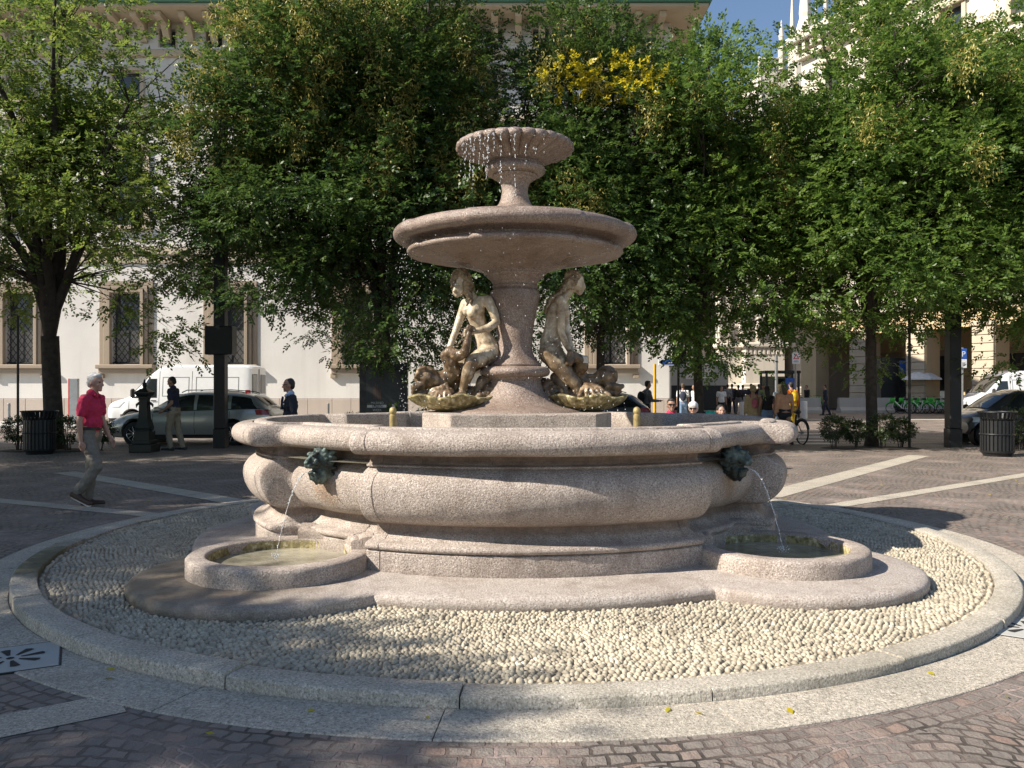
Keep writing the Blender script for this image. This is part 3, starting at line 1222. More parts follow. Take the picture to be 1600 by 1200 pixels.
# ------------------------------------------------------------------ the two nymphs
def statue(side):
    left = side == 'left'
    D0 = 8.40 if left else 8.52
    lab = ('weathered stone nymph kneeling on a mossy shell, one forearm bent across her waist' if left else
           'stone nymph in profile reaching both arms down to a dolphin, hair down her back')
    c0 = at(709 if left else 915, 640, D0)
    t = thing('nymph_statue', lab, 'statue', (c0.x, c0.y, 1.335))
    o0 = Vector((c0.x, c0.y, 1.335))

    def q(px, py, dd=0.0):
        return at(px, py, D0 + dd) - o0
    g = Org()
    hair = Org()
    d = Org()
    if left:
        # head, face turned to the lower left
        g.ell(q(720, 440, -.03), (.082, .088, .105), (0, -.35, 0))
        g.ell(q(716, 452, -.07), (.055, .06, .07), (0, -.6, 0))
        g.cap(q(711, 450, -.11), .012, q(709.5, 455, -.12), .016)
        g.ell(q(714, 461, -.09), .028)
        g.cap(q(714, 447.5, -.115), .02, q(709, 447, -.09), .02)
        g.cap(q(726, 450), .045, q(739, 466, -.01), .052)
        g.cap(q(728, 474, .05), .052, q(761, 470, -.07), .06)
        g.ell(q(742, 484, -.02), (.105, .085, .12), (0, .15, 0))
        g.ell(q(738, 490, -.09), (.05, .05, .055))
        g.ell(q(729, 486, -.035), (.045, .045, .05))
        g.chain((q(743, 492), .095), (q(751, 515, .02), .078), (q(759, 533, .03), .098), (q(765, 550, .04), .125))
        g.ell(q(772, 556, .06), (.11, .12, .12))
        g.chain((q(764, 553, -.03), .105), (q(750, 560, -.1), .098), (q(736, 566, -.18), .07), (q(731, 585, -.17), .066), (q(724, 606, -.14), .042), (q(722, 614, -.14), .036))
        g.chain((q(722, 616, -.14), .034), (q(712, 619, -.2), .027), (q(706, 620, -.22), .017))
        g.chain((q(757, 556, .05), .1), (q(736, 570, .02), .09), (q(713, 577, .0), .07), (q(711, 598, .02), .055), (q(712, 616, .02), .04))
        g.chain((q(762, 590, .0), .07), (q(752, 600, -.05), .06), (q(745, 612, -.08), .035))
        g.chain((q(727, 474, .05), .05), (q(719, 496, .05), .043), (q(712, 517, .03), .036), (q(705, 536, .0), .034), (q(699, 552, -.03), .024))
        hr = q(698, 556, -.04)
        g.cap(hr, .026, hr + Vector((-.005, -.01, -.05)), .03)
        for k in range(4):
            b = hr + Vector((-.03 + .02 * k, -.015, -.055))
            g.cap(b, .012, b + Vector((.008, -.012, -.05 - .012 * (k in (1, 2)))), .008)
        g.cap(hr + Vector((.02, -.02, -.03)), .011, hr + Vector((.045, -.03, -.065)), .008)
        g.chain((q(763, 471, -.07), .058), (q(771, 487, -.1), .048), (q(776, 503, -.1), .04), (q(764, 512, -.16), .042), (q(742, 518, -.22), .027))
        hl = q(735, 520, -.23)
        g.cap(q(741, 518, -.22), .026, hl, .03)
        for k in range(4):
            b = hl + Vector((-.02, -.02, .03 - .02 * k))
            g.chain((b, .012), (b + Vector((-.035, -.02, -.005)), .011), (b + Vector((-.04, .015, -.01)), .009))
        g.cap(hl + Vector((-.005, -.01, .03)), .011, hl + Vector((-.035, -.01, .06)), .009)
        # hair: parted cap with wavy locks
        hair.ell(q(720, 434, -.01), (.102, .108, .1), (0, -.5, 0))
        hair.chain((q(716, 430, -.09), .03), (q(708, 437, -.1), .03), (q(707, 447, -.1), .022))
        for k in range(22):
            a = -2.6 + k * .24
            s = q(721, 431, .0)
            p1 = s + Vector((.09 * math.cos(a) * .9, .1 * math.sin(a), -.03))
            p2 = s + Vector((.108 * math.cos(a), .112 * math.sin(a), -.1 - .02 * (k % 3)))
            p3 = s + Vector((.1 * math.cos(a), .1 * math.sin(a), -.16 - .03 * (k % 2)))
            if math.sin(a) < -.25 and math.cos(a) < .35:
                continue
            hair.chain((s, .03), (p1, .028), (p2, .026), (p3, .014))
        hair.chain((q(728, 448, -.07), .03), (q(735, 462, -.09), .022), (q(736, 474, -.1), .012))
        # dolphin, its tail coiling up to the nymph's hand
        d.ell(q(666, 590, -.1), (.125, .12, .118))
        d.chain((q(668, 590, -.1), .115), (q(684, 597, -.06), .1), (q(698, 592, -.04), .1), (q(709, 582, -.06), .088), (q(704, 566, -.12), .075), (q(697, 556, -.14), .06),
                (q(703, 549, -.17), .055), (q(717, 556, -.2), .055), (q(727, 550, -.24), .048), (q(730, 535, -.26), .04), (q(733, 522, -.27), .028))
        d.ell(q(733, 513, -.27), (.035, .02, .04), (0, .4, 0))
        d.ell(q(739, 514, -.26), (.03, .02, .035), (0, -.6, 0))
        d.chain((q(658, 602, -.16), .055), (q(648, 607, -.18), .04), (q(645, 613, -.19), .022))
        d.chain((q(662, 614, -.15), .045), (q(650, 620, -.18), .03), (q(645, 617, -.2), .018))
        d.ell(q(646, 604, -.2), .026)
        d.ell(q(655, 583, -.2), .028)
        d.chain((q(650, 589, -.2), .02), (q(655, 577, -.2), .024), (q(664, 574, -.2), .02))
        for k in range(5):
            d.cap(q(690 + k * 2, 603 - k * 1, -.17), .016, q(672 + k * 8, 622, -.24), .026)
        d.ell(q(690, 612, -.19), (.13, .03, .06))
        shell_c, shell_r = q(709, 640, 0), (.465, .42)
        rock = [(q(764, 612, -.06), (.1, .1, .085)), (q(773, 618, -.05), (.085, .1, .09)), (q(752, 618, -.1), (.09, .08, .05)), (q(765, 600, .1), (.14, .12, .12)), (q(735, 615, .1), (.25, .2, .08))]
    else:
        # profile facing right, back against the column
        g.ell(q(899, 440, 0), (.09, .078, .1), (0, .35, 0))
        g.ell(q(905, 448, 0), (.062, .055, .072), (0, .5, 0))
        g.cap(q(911, 443, 0), .014, q(913.5, 449, 0), .016)
        g.ell(q(906, 457, 0), .03)
        g.cap(q(909, 452, 0), .02, q(911, 454, 0), .016)
        g.cap(q(892, 450, 0), .05, q(880, 466, 0), .058)
        g.cap(q(876, 470, -.1), .058, q(880, 470, .1), .055)
        g.ell(q(869, 485, 0), (.095, .11, .13), (0, .2, 0))
        g.ell(q(883, 489, -.055), (.052, .05, .05))
        g.ell(q(884, 489, .055), (.052, .05, .05))
        g.chain((q(868, 492), .1), (q(863, 515), .088), (q(860, 535), .11), (q(860, 552), .125))
        g.chain((q(878, 470, -.1), .055), (q(877, 495, -.12), .046), (q(876.5, 518, -.12), .04), (q(883, 535, -.12), .036), (q(891, 550, -.12), .026))
        g.chain((q(881, 472, .1), .05), (q(884, 496, .1), .04), (q(886, 518, .06), .036), (q(894, 548, .0), .026))
        for dy, x0 in ((-.12, 892), (.0, 895)):
            h0 = q(x0, 552, dy)
            g.cap(h0, .026, h0 + Vector((.02, 0, -.03)), .028)
            for k in range(4):
                b = h0 + Vector((.03, -.03 + .018 * k, -.04))
                g.chain((b, .011), (b + Vector((.022, 0, -.022)), .01), (b + Vector((.012, 0, -.05)), .008))
            g.cap(h0 + Vector((.03, -.04, -.02)), .011, h0 + Vector((.05, -.045, -.04)), .008)
        g.chain((q(861, 552, -.06), .125), (q(872, 568, -.08), .105), (q(885, 583, -.08), .085), (q(899, 600, -.08), .07), (q(908, 614, -.08), .045))
        g.chain((q(862, 552, .08), .115), (q(876, 566, .1), .1), (q(896, 574, .1), .075), (q(898, 600, .1), .06), (q(897, 616, .1), .045))
        g.chain((q(908, 616, -.08), .04), (q(893, 620, -.1), .034), (q(886, 621, -.1), .02))
        g.chain((q(868, 590, .0), .06), (q(880, 606, -.1), .05), (q(884, 617, -.12), .035))
        hair.ell(q(896, 434, 0), (.098, .088, .085), (0, .35, 0))
        for k in range(9):
            y = -.075 + k * .019
            hair.chain((q(903, 430, y * .7), .026), (q(894, 434, y * 1.1), .03), (q(886, 446, y * 1.15), .03), (q(877, 456, y * 1.1), .03), (q(866, 464, y), .027), (q(857, 474, y * .9), .022), (q(852, 488, y * .8), .012))
        for s in (-1, 1):
            for k in range(4):
                hair.chain((q(903 - k * 4, 431, .05 * s), .022), (q(899 - k * 5, 441, .08 * s), .02), (q(895 - k * 6, 451, .075 * s), .014))
        d.ell(q(948, 588, -.02), (.12, .115, .115))
        d.chain((q(948, 590, -.02), .11), (q(930, 598, .0), .09), (q(912, 596, .03), .085), (q(902, 582, .02), .08), (q(910, 572, -.06), .066), (q(906, 562, -.1), .055), (q(896, 556, -.13), .05), (q(889, 566, -.17), .042),
                (q(891, 550, -.17), .03))
        d.chain((q(952, 602, -.08), .055), (q(966, 606, -.1), .04), (q(973, 603, -.1), .022))
        d.chain((q(948, 612, -.06), .05), (q(962, 615, -.1), .03), (q(970, 612, -.1), .018))
        d.ell(q(958, 584, -.12), .026)
        for k in range(5):
            d.cap(q(914 + k * 3, 600 - k, -.1), .016, q(905 + k * 12, 619, -.18), .026)
        d.ell(q(925, 609, -.12), (.14, .03, .06))
        shell_c, shell_r = q(915, 640, 0), (.42, .40)
        rock = [(q(854, 606, -.06), (.085, .1, .1)), (q(868, 612, -.14), (.09, .08, .07)), (q(857, 618, -.1), (.1, .09, .07)), (q(880, 597, .1), (.14, .14, .13)), (q(895, 615, .08), (.25, .2, .08))]
    body = g.build('body', 'marble_nymph', t, voxel=.0085, smooth=2)
    hair.build('hair', 'marble_hair', t, voxel=.0075, smooth=1, disp=(.035, .022))
    d.build('dolphin', 'marble_brown', t, voxel=.009, smooth=2, disp=(.012, .03))
    if not left:
        # the broken pale fin the dolphin holds up
        f = MB().add([q(902, 556, -.14), q(917, 558, -.14), q(920, 568, -.14), q(905, 566, -.14)] + [q(902, 554, -.08), q(919, 556, -.08), q(920, 568, -.08), q(905, 566, -.08)],
                     [(0, 1, 2, 3), (7, 6, 5, 4), (0, 4, 5, 1), (1, 5, 6, 2), (2, 6, 7, 3), (3, 7, 4, 0)])
        f.build('tail_fin', 'marble_white', t, smooth=None)
    rk = Org()
    for c, r in rock:
        rk.ell(c, r)
    rk.build('rock', 'marble_brown', t, voxel=.012, smooth=1, disp=(.06, .06))
    # scallop shell: ribbed shallow dish
    mb = MB()
    nn = 132

    def rib(a, r, z):
        e = smoothstep(.25, 1.0, r)
        return r * (1 + .07 * e * (abs(math.cos(a * 11)) - .5) + .02 * math.sin(3 * a + (1 if left else 2.2)))
    prof = [(.35, -.015), (.62, .015), (.8, .05), (.92, .09), (1.0, .13), (1.0, .145), (.95, .15), (.8, .12), (.4, .1), (.02, .1)]
    mb.lathe(prof, nn, fn=rib)
    mb.v = [Vector((p.x * shell_r[0] + shell_c.x, p.y * shell_r[1] + shell_c.y, p.z + .018 * math.sin(p.x * 7) * (p.z > .08) + .02)) for p in mb.v]
    mb.build('shell', 'mossy_stone', t, smooth=30)
    return t


statue('left')
statue('right')


# ------------------------------------------------------------------ falling water
def jet(al, label, tipdrop):
    x0, y0 = plan(al, 2.3)
    ln = math.hypot(x0, y0)
    ux, uy = x0 / ln, y0 / ln
    s = Vector((x0 + ux * .12, y0 + uy * .12, .9))
    rr = random.Random(int(al * 100))
    mb = MB()
    pts = []
    for i in range(15):
        t = i / 14 * .355
        pts.append(s + Vector((ux * .8 * t, uy * .8 * t, -.1 * t - 4.9 * t * t)))
    mb.tube(pts, [.0028 - .00012 * i for i in range(15)], 6)
    for i in range(46):
        t = .04 + .315 * rr.random()
        p = s + Vector((ux * .8 * t, uy * .8 * t, -.1 * t - 4.9 * t * t))
        r = rr.uniform(.003, .006)
        p += Vector((rr.gauss(0, .004), rr.gauss(0, .004), 0))
        mb.tube([p + Vector((0, 0, r * 1.5)), p, p - Vector((0, 0, r * 1.5))], [r * .3, r, r * .3], 6)
    e = pts[-1]
    for i in range(30):
        a = rr.random() * 6.28
        q = rr.random() * .06
        p = Vector((e.x + q * math.cos(a), e.y + q * math.sin(a), .24 + rr.random() * .05))
        r = rr.uniform(.003, .006)
        mb.tube([p + Vector((0, 0, r)), p, p - Vector((0, 0, r))], [r * .3, r, r * .3], 5)
    o = mb.build('water_jet', 'water_drops', None, smooth=80)
    o.location = (FX, FY, 0)
    tag(o, label, 'water jet')


jet(R(-44.3), 'thin broken water jet falling into the left small basin', 0)
jet(R(44.3), 'thin water jet falling into the shaded right small basin', 0)


def drops():
    rr = random.Random(21)
    mb = MB()

    def drop(p, r, l=1.4):
        p = Vector(p)
        mb.tube([p + Vector((0, 0, r * l)), p, p - Vector((0, 0, r * l))], [r * .3, r, r * .3], 5)
    # strings from the scalloped upper bowl
    for px, y1, dens in ((722, 268, 10), (728, 280, 16), (735, 286, 22), (741, 300, 26), (750, 270, 18), (757, 262, 14), (763, 280, 34), (772, 258, 10), (783, 300, 30), (797, 268, 9),
                         (804, 306, 40), (820, 258, 10), (835, 262, 8), (850, 254, 6)):
        xx = gx(px, 7.95) - FX
        r0 = .615
        if abs(xx) > .6: xx = math.copysign(.6, xx)
        yy = -math.sqrt(max(0, r0 * r0 - xx * xx))
        z0 = 4.03
        z1 = EYE + (606 - y1) * (FY + yy) / 1280
        for i in range(int(dens * (1.25 if px < 790 else .7))):
            f = rr.random() ** 1.2
            z = z0 + (z1 - z0) * f
            k = 1 + .04 * f
            drop((xx * k + rr.gauss(0, .006), yy * k, z), rr.uniform(.0024, .0052), 2.4)
    # the dripping rim of the lower bowl and the spray round the column
    for i in range(420):
        a = rr.random() * 2 * PI
        r = 1.12 + rr.gauss(0, .05)
        drop((r * math.sin(a), -r * math.cos(a), rr.uniform(1.35, 3.05)), rr.uniform(.0022, .0048))
    for i in range(170):
        a = rr.uniform(-2.1, -1.2)
        r = 1.17 + rr.gauss(0, .02)
        drop((r * math.sin(a), -r * math.cos(a), rr.uniform(1.3, 3.05)), rr.uniform(.0025, .005))
    for i in range(260):
        a = rr.random() * 2 * PI
        r = rr.uniform(.3, 1.0)
        drop((r * math.sin(a), -r * math.cos(a), rr.uniform(1.35, 3.4)), rr.uniform(.002, .004))
    for i in range(240):
        cx = rr.choice((-.62, .62))
        a = rr.random() * 2 * PI
        r = rr.uniform(.1, .5)
        drop((cx + r * math.cos(a), r * math.sin(a) - .05, 1.34 + rr.random() ** 2 * .5), rr.uniform(.0025, .006))
    o = mb.build('water_drops', 'water_drops', None, smooth=80)
    o.location = (FX, FY, 0)
    tag(o, 'falling drops and spray dripping from both bowls of the fountain', 'water', kind='stuff')


drops()
# ------------------------------------------------------------------ trees
def leaf_quads(rg_, P, D, n_pairs=4, rach=.24, ll=.108, lw=.058, droop=.12):
    """compound leaves at P (N,3) pointing along D (N,3) -> quads"""
    N = len(P)
    D = D / np.linalg.norm(D, axis=1)[:, None]
    up = np.tile(np.array([0, 0, 1.0]), (N, 1)) + rg_.normal(0, .45, (N, 3))
    S = np.cross(D, up)
    S /= np.linalg.norm(S, axis=1)[:, None] + 1e-9
    Nn = np.cross(S, D)
    Vs = []
    for k in range(n_pairs + 1):
        t = (k + .6) / (n_pairs + .6)
        base = P + D * (rach * t) + np.array([0, 0, -1.0]) * (droop * rach * t * t)
        for sgn in ((-1, 1) if k < n_pairs else (0,)):
            dd = D * .55 + S * (sgn * .85) if sgn else D.copy()
            dd = dd + rg_.normal(0, .22, (N, 3))
            dd[:, 2] -= droop * .5
            dd /= np.linalg.norm(dd, axis=1)[:, None]
            ww = np.cross(dd, Nn + rg_.normal(0, .3, (N, 3)))
            ww /= np.linalg.norm(ww, axis=1)[:, None] + 1e-9
            L = ll * rg_.uniform(.75, 1.2, (N, 1))
            a = base
            b = base + dd * L * .45 + ww * lw * .5
            c = base + dd * L
            e = base + dd * L * .45 - ww * lw * .5
            Vs.append(np.stack([a, b, c, e], 1))
    V = np.concatenate(Vs, 0).reshape(-1, 3)
    F = np.arange(len(V)).reshape(-1, 4)
    return V, F


def crown_points(rg_, n, rad, seed, thr=-.12, lump=.28, shell=.5, zcut=-.95, full=.35):
    out = []
    tries = 0
    while len(out) < n and tries < n * 40:
        tries += 1
        d = rg_.normal(0, 1, 3)
        d /= np.linalg.norm(d)
        if d[2] < zcut:
            continue
        rr = rg_.uniform(0, 1) ** shell
        v = Vector((d[0] * 1.7 + seed, d[1] * 1.7, d[2] * 1.7))
        env = 1 + lump * mnoise.noise(v) * 1.6
        p = d * np.array(rad) * rr * env
        if d[2] < 0:
            p[:2] *= 1 + full * min(1, -d[2] * 1.6)
        if mnoise.noise(Vector((p[0] * .75 + seed * 3.1, p[1] * .75, p[2] * .9))) < thr:
            continue
        out.append(p)
    return np.array(out)


def make_tree(label, X, Y, cz, rad, seed, n=300, leaves=26, mat='leaves', trunk_r=.16, fork=2.8, off=(0, 0), thr=-.12, limbs=6, sparse=False, pods=0, yellow=None,
              bare=1.0, spray=.46, group='plane of trees round the square', trunks=1):
    rg_ = np.random.RandomState(seed)
    rr = random.Random(seed)
    t = thing('tree', label, 'tree', (X, Y, 0), 0, group)
    C = np.array([off[0], off[1], cz])
    pts = crown_points(rg_, n, rad, seed, thr, shell=.62 if sparse else .45)
    # wood
    wood = MB()
    fk = Vector((rr.uniform(-.1, .1), rr.uniform(-.1, .1), fork))
    wood.tube([(0, 0, -.05), (0, 0, .08), (.01, 0, .4), (fk.x * .4, fk.y * .4, fork * .5), fk], [trunk_r * 1.5, trunk_r * 1.25, trunk_r * 1.02, trunk_r * .95, trunk_r * .92], 12)
    limbp = []
    for k in range(limbs):
        a = 2 * PI * (k + .3 * rr.random()) / limbs
        e = Vector((C[0] + rad[0] * .62 * math.cos(a), C[1] + rad[1] * .62 * math.sin(a), C[2] + rad[2] * rr.uniform(.1, .75)))
        if k == 0:
            e = Vector((C[0], C[1], C[2] + rad[2] * .85))
        path, rads = [], []
        for i in range(9):
            f = i / 8
            p = fk.lerp(e, f)
            p.x -= (1 - f) * f * .5 * (e.x - fk.x)
            p.y -= (1 - f) * f * .5 * (e.y - fk.y)
            wv = .22 * math.sin(PI * f)
            p += Vector((mnoise.noise(Vector((i * .6, k * 7.1, seed))), mnoise.noise(Vector((i * .6, k * 3.3, seed + 5))), 0)) * wv * 2
            path.append(p)
            rads.append(max(.012, trunk_r * (.62 - .5 * f)))
        wood.tube(path, rads, 8)
        limbp += [(p, r) for p, r in zip(path, rads)][2:]
    LP = np.array([list(p) for p, r in limbp])
    for p in pts:
        w_ = p + C
        dd = np.linalg.norm(LP - w_, axis=1) + np.maximum(0, LP[:, 2] - w_[2] + .3) * 1.2
        j = int(dd.argmin())
        s, r0 = limbp[j]
        e = Vector(w_)
        m = s.lerp(e, .5) + Vector((rr.uniform(-.12, .12), rr.uniform(-.12, .12), .12 + .08 * (e - s).length))
        wood.tube([s, s.lerp(m, .55), m, e], [min(r0 * .5, .026), .016, .011, .004], 5, False)
    wood.build('trunk', 'bark', t, smooth=60, fix=False)
    # leaves
    Ps, Ds = [], []
    for p in pts:
        m = max(4, int(leaves * rg_.uniform(.6, 1.3)))
        g = rg_.normal(0, 1, (m, 3)) * np.array([spray, spray, spray * .42])
        outd = p / np.array(rad)
        dirs = g / (np.linalg.norm(g, axis=1)[:, None] + 1e-6) + outd * .7 + rg_.normal(0, .35, (m, 3))
        dirs[:, 2] -= .08
        Ps.append(p + C + g)
        Ds.append(dirs)
    P, D = np.concatenate(Ps), np.concatenate(Ds)
    if yellow is not None:
        (yx, yy, yz), yr = yellow
        d2 = ((P - np.array([yx, yy, yz])) / np.array(yr))
        ins = (d2 ** 2).sum(1) + rg_.normal(0, .25, len(P)) < 1
        V, F = leaf_quads(rg_, P[ins], D[ins])
        link_mesh('yellow_foliage', np_mesh('yellow_foliage', V, F, False), 'leaves_yellow', t)['label'] = 'bright golden yellow spray of leaves in the upper crown'
        P, D = P[~ins], D[~ins]
    V, F = leaf_quads(rg_, P, D)
    link_mesh('crown', np_mesh('crown', V, F, False), mat, t)
    if pods:
        outer = [p for p in pts if np.linalg.norm(p / np.array(rad)) > .6 and p[2] > -.2 * rad[2] and p[1] < .45 * rad[1]]
        rg_.shuffle(outer)
        QP, QD = [], []
        for p in outer[:pods]:
            m = 120
            g = rg_.normal(0, 1, (m, 3)) * np.array([.2, .2, .3])
            QP.append(p * 1.09 + C + g - np.array([0, 0, .1]))
            dv = rg_.normal(0, .35, (m, 3)); dv[:, 2] -= 1.0
            QD.append(dv)
        if QP:
            V, F = leaf_quads(rg_, np.concatenate(QP), np.concatenate(QD), n_pairs=1, rach=.1, ll=.1, lw=.03, droop=.6)
            link_mesh('seed_pods', np_mesh('seed_pods', V, F, False), 'seed_pods', t)
    return t


TG = 'leafy trees round the fountain square'
TY = 22.0
make_tree('airy light green tree at left with bare crossing branches, beside the slatted bin', gx(84, TY - 1), TY - 1, 7.3, (4.0, 3.4, 5.4), 4, n=250, leaves=42, mat='leaves_light', trunk_r=.235, fork=2.9,
          off=(.3, 0), thr=-.02, limbs=9, sparse=True, group=TG)
T2 = make_tree('broad dark tree hung with pale seed pods, behind the dark poster stand', gx(602, TY), TY, 8.0, (4.2, 3.3, 6.1), 12, n=640, leaves=62, mat='leaves_dark', trunk_r=.15, fork=2.6,
          off=(-.45, 0), thr=-.3, limbs=8, pods=150, group=TG)
make_tree('dark green tree with a golden yellow spray near its top, behind the right statue', gx(935, TY), TY, 7.0, (2.9, 2.6, 4.7), 23, n=340, leaves=56, mat='leaves_dark', trunk_r=.12, fork=2.8,
          off=(-.2, 0), thr=-.25, limbs=6, yellow=((-.1, -2.0, 9.15), (1.45, 1.1, .62)), pods=26, group=TG)
make_tree('slim tree whose bare trunk rises just right of the arrow sign', gx(1093, TY), TY, 6.6, (2.2, 2.3, 4.15), 31, n=270, leaves=54, mat='leaves', trunk_r=.125, fork=3.2,
          off=(.25, 0), thr=-.18, limbs=6, pods=14, group=TG)
T5 = make_tree('full rounded tree rising from the low shrub bed at right', gx(1362, TY), TY, 7.0, (3.1, 3.0, 4.9), 47, n=420, leaves=58, mat='leaves', trunk_r=.15, fork=2.9,
          off=(0, 0), thr=-.16, limbs=7, pods=30, group=TG)
T6 = copy_tree(T5)
T6.location = (gx(1650, 21.5), 21.5, 0)
T6.rotation_euler = (0, 0, R(130))
T6.scale = (1.05, 1.05, 1.0)
T6['label'] = 'tree at the right edge, beyond the square lamp post, its trunk out of the picture'
# the trees of the near rows: outside the frame, they throw the shade across the left of the square
for i, (x, y, rz, s) in enumerate(((-17.2, 4.3, 40, 1.0), (-16.0, 10.6, 200, 1.0), (-12.6, .35, 100, .78), (-19.5, 17.5, 300, 1.0))):
    c = copy_tree(T5)
    c.location = (x, y, 0)
    c.rotation_euler = (0, 0, R(rz))
    c.scale = (s, s, s)
    c['label'] = 'leafy tree of the near row left of the fountain, standing outside the photo'
    c['group'] = 'trees of the near row outside the photo'


def shrub(px, d, h, wd, seed, label):
    rg_ = np.random.RandomState(seed)
    rr = random.Random(seed)
    t = thing('shrub', label, 'shrub', (gx(px, d), d, 0.03), 0, 'low shrubs under the trees')
    st = MB()
    for k in range(6):
        a = rr.random() * 6.28
        st.tube([(.06 * math.cos(a), .06 * math.sin(a), 0), (.1 * math.cos(a), .1 * math.sin(a), h * .4), (wd * .35 * math.cos(a), wd * .35 * math.sin(a), h * .8)], [.012, .01, .005], 5, False)
    st.build('stem', 'bark', t, smooth=60, fix=False)
    n = 420
    g = rg_.normal(0, 1, (n, 3))
    g /= np.linalg.norm(g, axis=1)[:, None]
    P = g * (rg_.uniform(.3, 1, (n, 1)) ** .5) * np.array([wd * .5, wd * .5, h * .36]) + np.array([0, 0, h * .64])
    V, F = leaf_quads(rg_, P, g + rg_.normal(0, .5, g.shape), n_pairs=2, rach=.09, ll=.06, lw=.032)
    link_mesh('foliage', np_mesh('foliage', V, F, False), 'shrub_leaves', t)


for a in ((1303, 21.2, .8, .62, 1, 'small loose shrub at the left end of the right planting bed'),
          (1335, 21.3, .68, .6, 2, 'low shrub between the end shrub and the trunk in the right bed'),
          (1380, 21.2, .85, .75, 3, 'taller dark shrub just right of the trunk in the right bed'),
          (1408, 21.4, .72, .65, 4, 'dark shrub beside the thin pole in the right bed'),
          (30, 20.6, .8, .8, 5, 'low shrub beside the thin pole at far left'),
          (106, 20.4, .8, .8, 6, 'low shrub between the left trunk and the man in red'),
          (155, 20.4, .75, .7, 7, 'low shrub in front of the nose of the silver car'),
          (1592, 20.6, 1.0, 1.0, 8, 'dense green shrub behind the right slatted bin'),
          (1138, 20.0, .75, .7, 9, 'low shrub behind the seated dark haired woman'),
          (552, 27.0, .7, .9, 10, 'low shrub at the foot of the dark poster stand')):
    shrub(*a)
for px, d, wd in ((1360, 21.4, 2.6), (80, 20.6, 2.6), (1600, 20.8, 1.6)):
    o = MB().lathe([(.001, .02), (wd * .45, .02), (wd * .5, .0)], 20, caps=False).build('soil', 'soil', None, smooth=60)
    o.location = (gx(px, d), d, .004)
    o.scale = (1, .5, 1)
    tag(o, kind='structure')


def fallen_leaves():
    rg_ = np.random.RandomState(5)
    n = 420
    x = rg_.uniform(-9, 9, n)
    y = rg_.uniform(3.2, 22, n)
    keep = np.hypot(x - FX, y - FY) > 4.5
    x, y = x[keep], y[keep]
    ex = np.array([.9, 1.35, -.4, 2.3]); ey = np.array([3.95, 3.98, 3.9, 4.5])
    x, y = np.concatenate([x, ex]), np.concatenate([y, ey])
    n = len(x)
    a = rg_.uniform(0, 6.28, n)
    l = rg_.uniform(.018, .035, n)
    w_ = l * .45
    c, s = np.cos(a), np.sin(a)
    z = np.full(n, .012)
    V = np.stack([np.stack([x - c * l, y - s * l, z], 1), np.stack([x + s * w_, y - c * w_, z + .006], 1), np.stack([x + c * l, y + s * l, z + .004], 1), np.stack([x - s * w_, y + c * w_, z], 1)], 1)
    o = link_mesh('fallen_leaves', np_mesh('fallen_leaves', V.reshape(-1, 3), np.arange(4 * n).reshape(-1, 4), False), 'leaves_yellow')
    tag(o, 'small dry leaves scattered over the paving', 'leaves', kind='stuff')


fallen_leaves()


# ------------------------------------------------------------------ buildings
def wall_front(x0, x1, z0, z1, holes, depth=.4):
    """front face in the plane y=0 with real openings and reveals (depth in +y)"""
    mb = MB()
    xs = sorted(set([x0, x1] + [h[0] for h in holes] + [h[1] for h in holes]))
    zs = sorted(set([z0, z1] + [h[2] for h in holes] + [h[3] for h in holes]))
    for i in range(len(xs) - 1):
        for j in range(len(zs) - 1):
            cx, cz = (xs[i] + xs[i + 1]) / 2, (zs[j] + zs[j + 1]) / 2
            if any(h[0] < cx < h[1] and h[2] < cz < h[3] for h in holes):
                continue
            mb.add([(xs[i], 0, zs[j]), (xs[i + 1], 0, zs[j]), (xs[i + 1], 0, zs[j + 1]), (xs[i], 0, zs[j + 1])], [(0, 1, 2, 3)])
    for a, b, c, d in holes:
        mb.add([(a, 0, c), (a, 0, d), (a, depth, d), (a, depth, c)], [(0, 1, 2, 3)])
        mb.add([(b, 0, c), (b, 0, d), (b, depth, d), (b, depth, c)], [(3, 2, 1, 0)])
        mb.add([(a, 0, c), (b, 0, c), (b, depth, c), (a, depth, c)], [(3, 2, 1, 0)])
        mb.add([(a, 0, d), (b, 0, d), (b, depth, d), (a, depth, d)], [(0, 1, 2, 3)])
    return mb


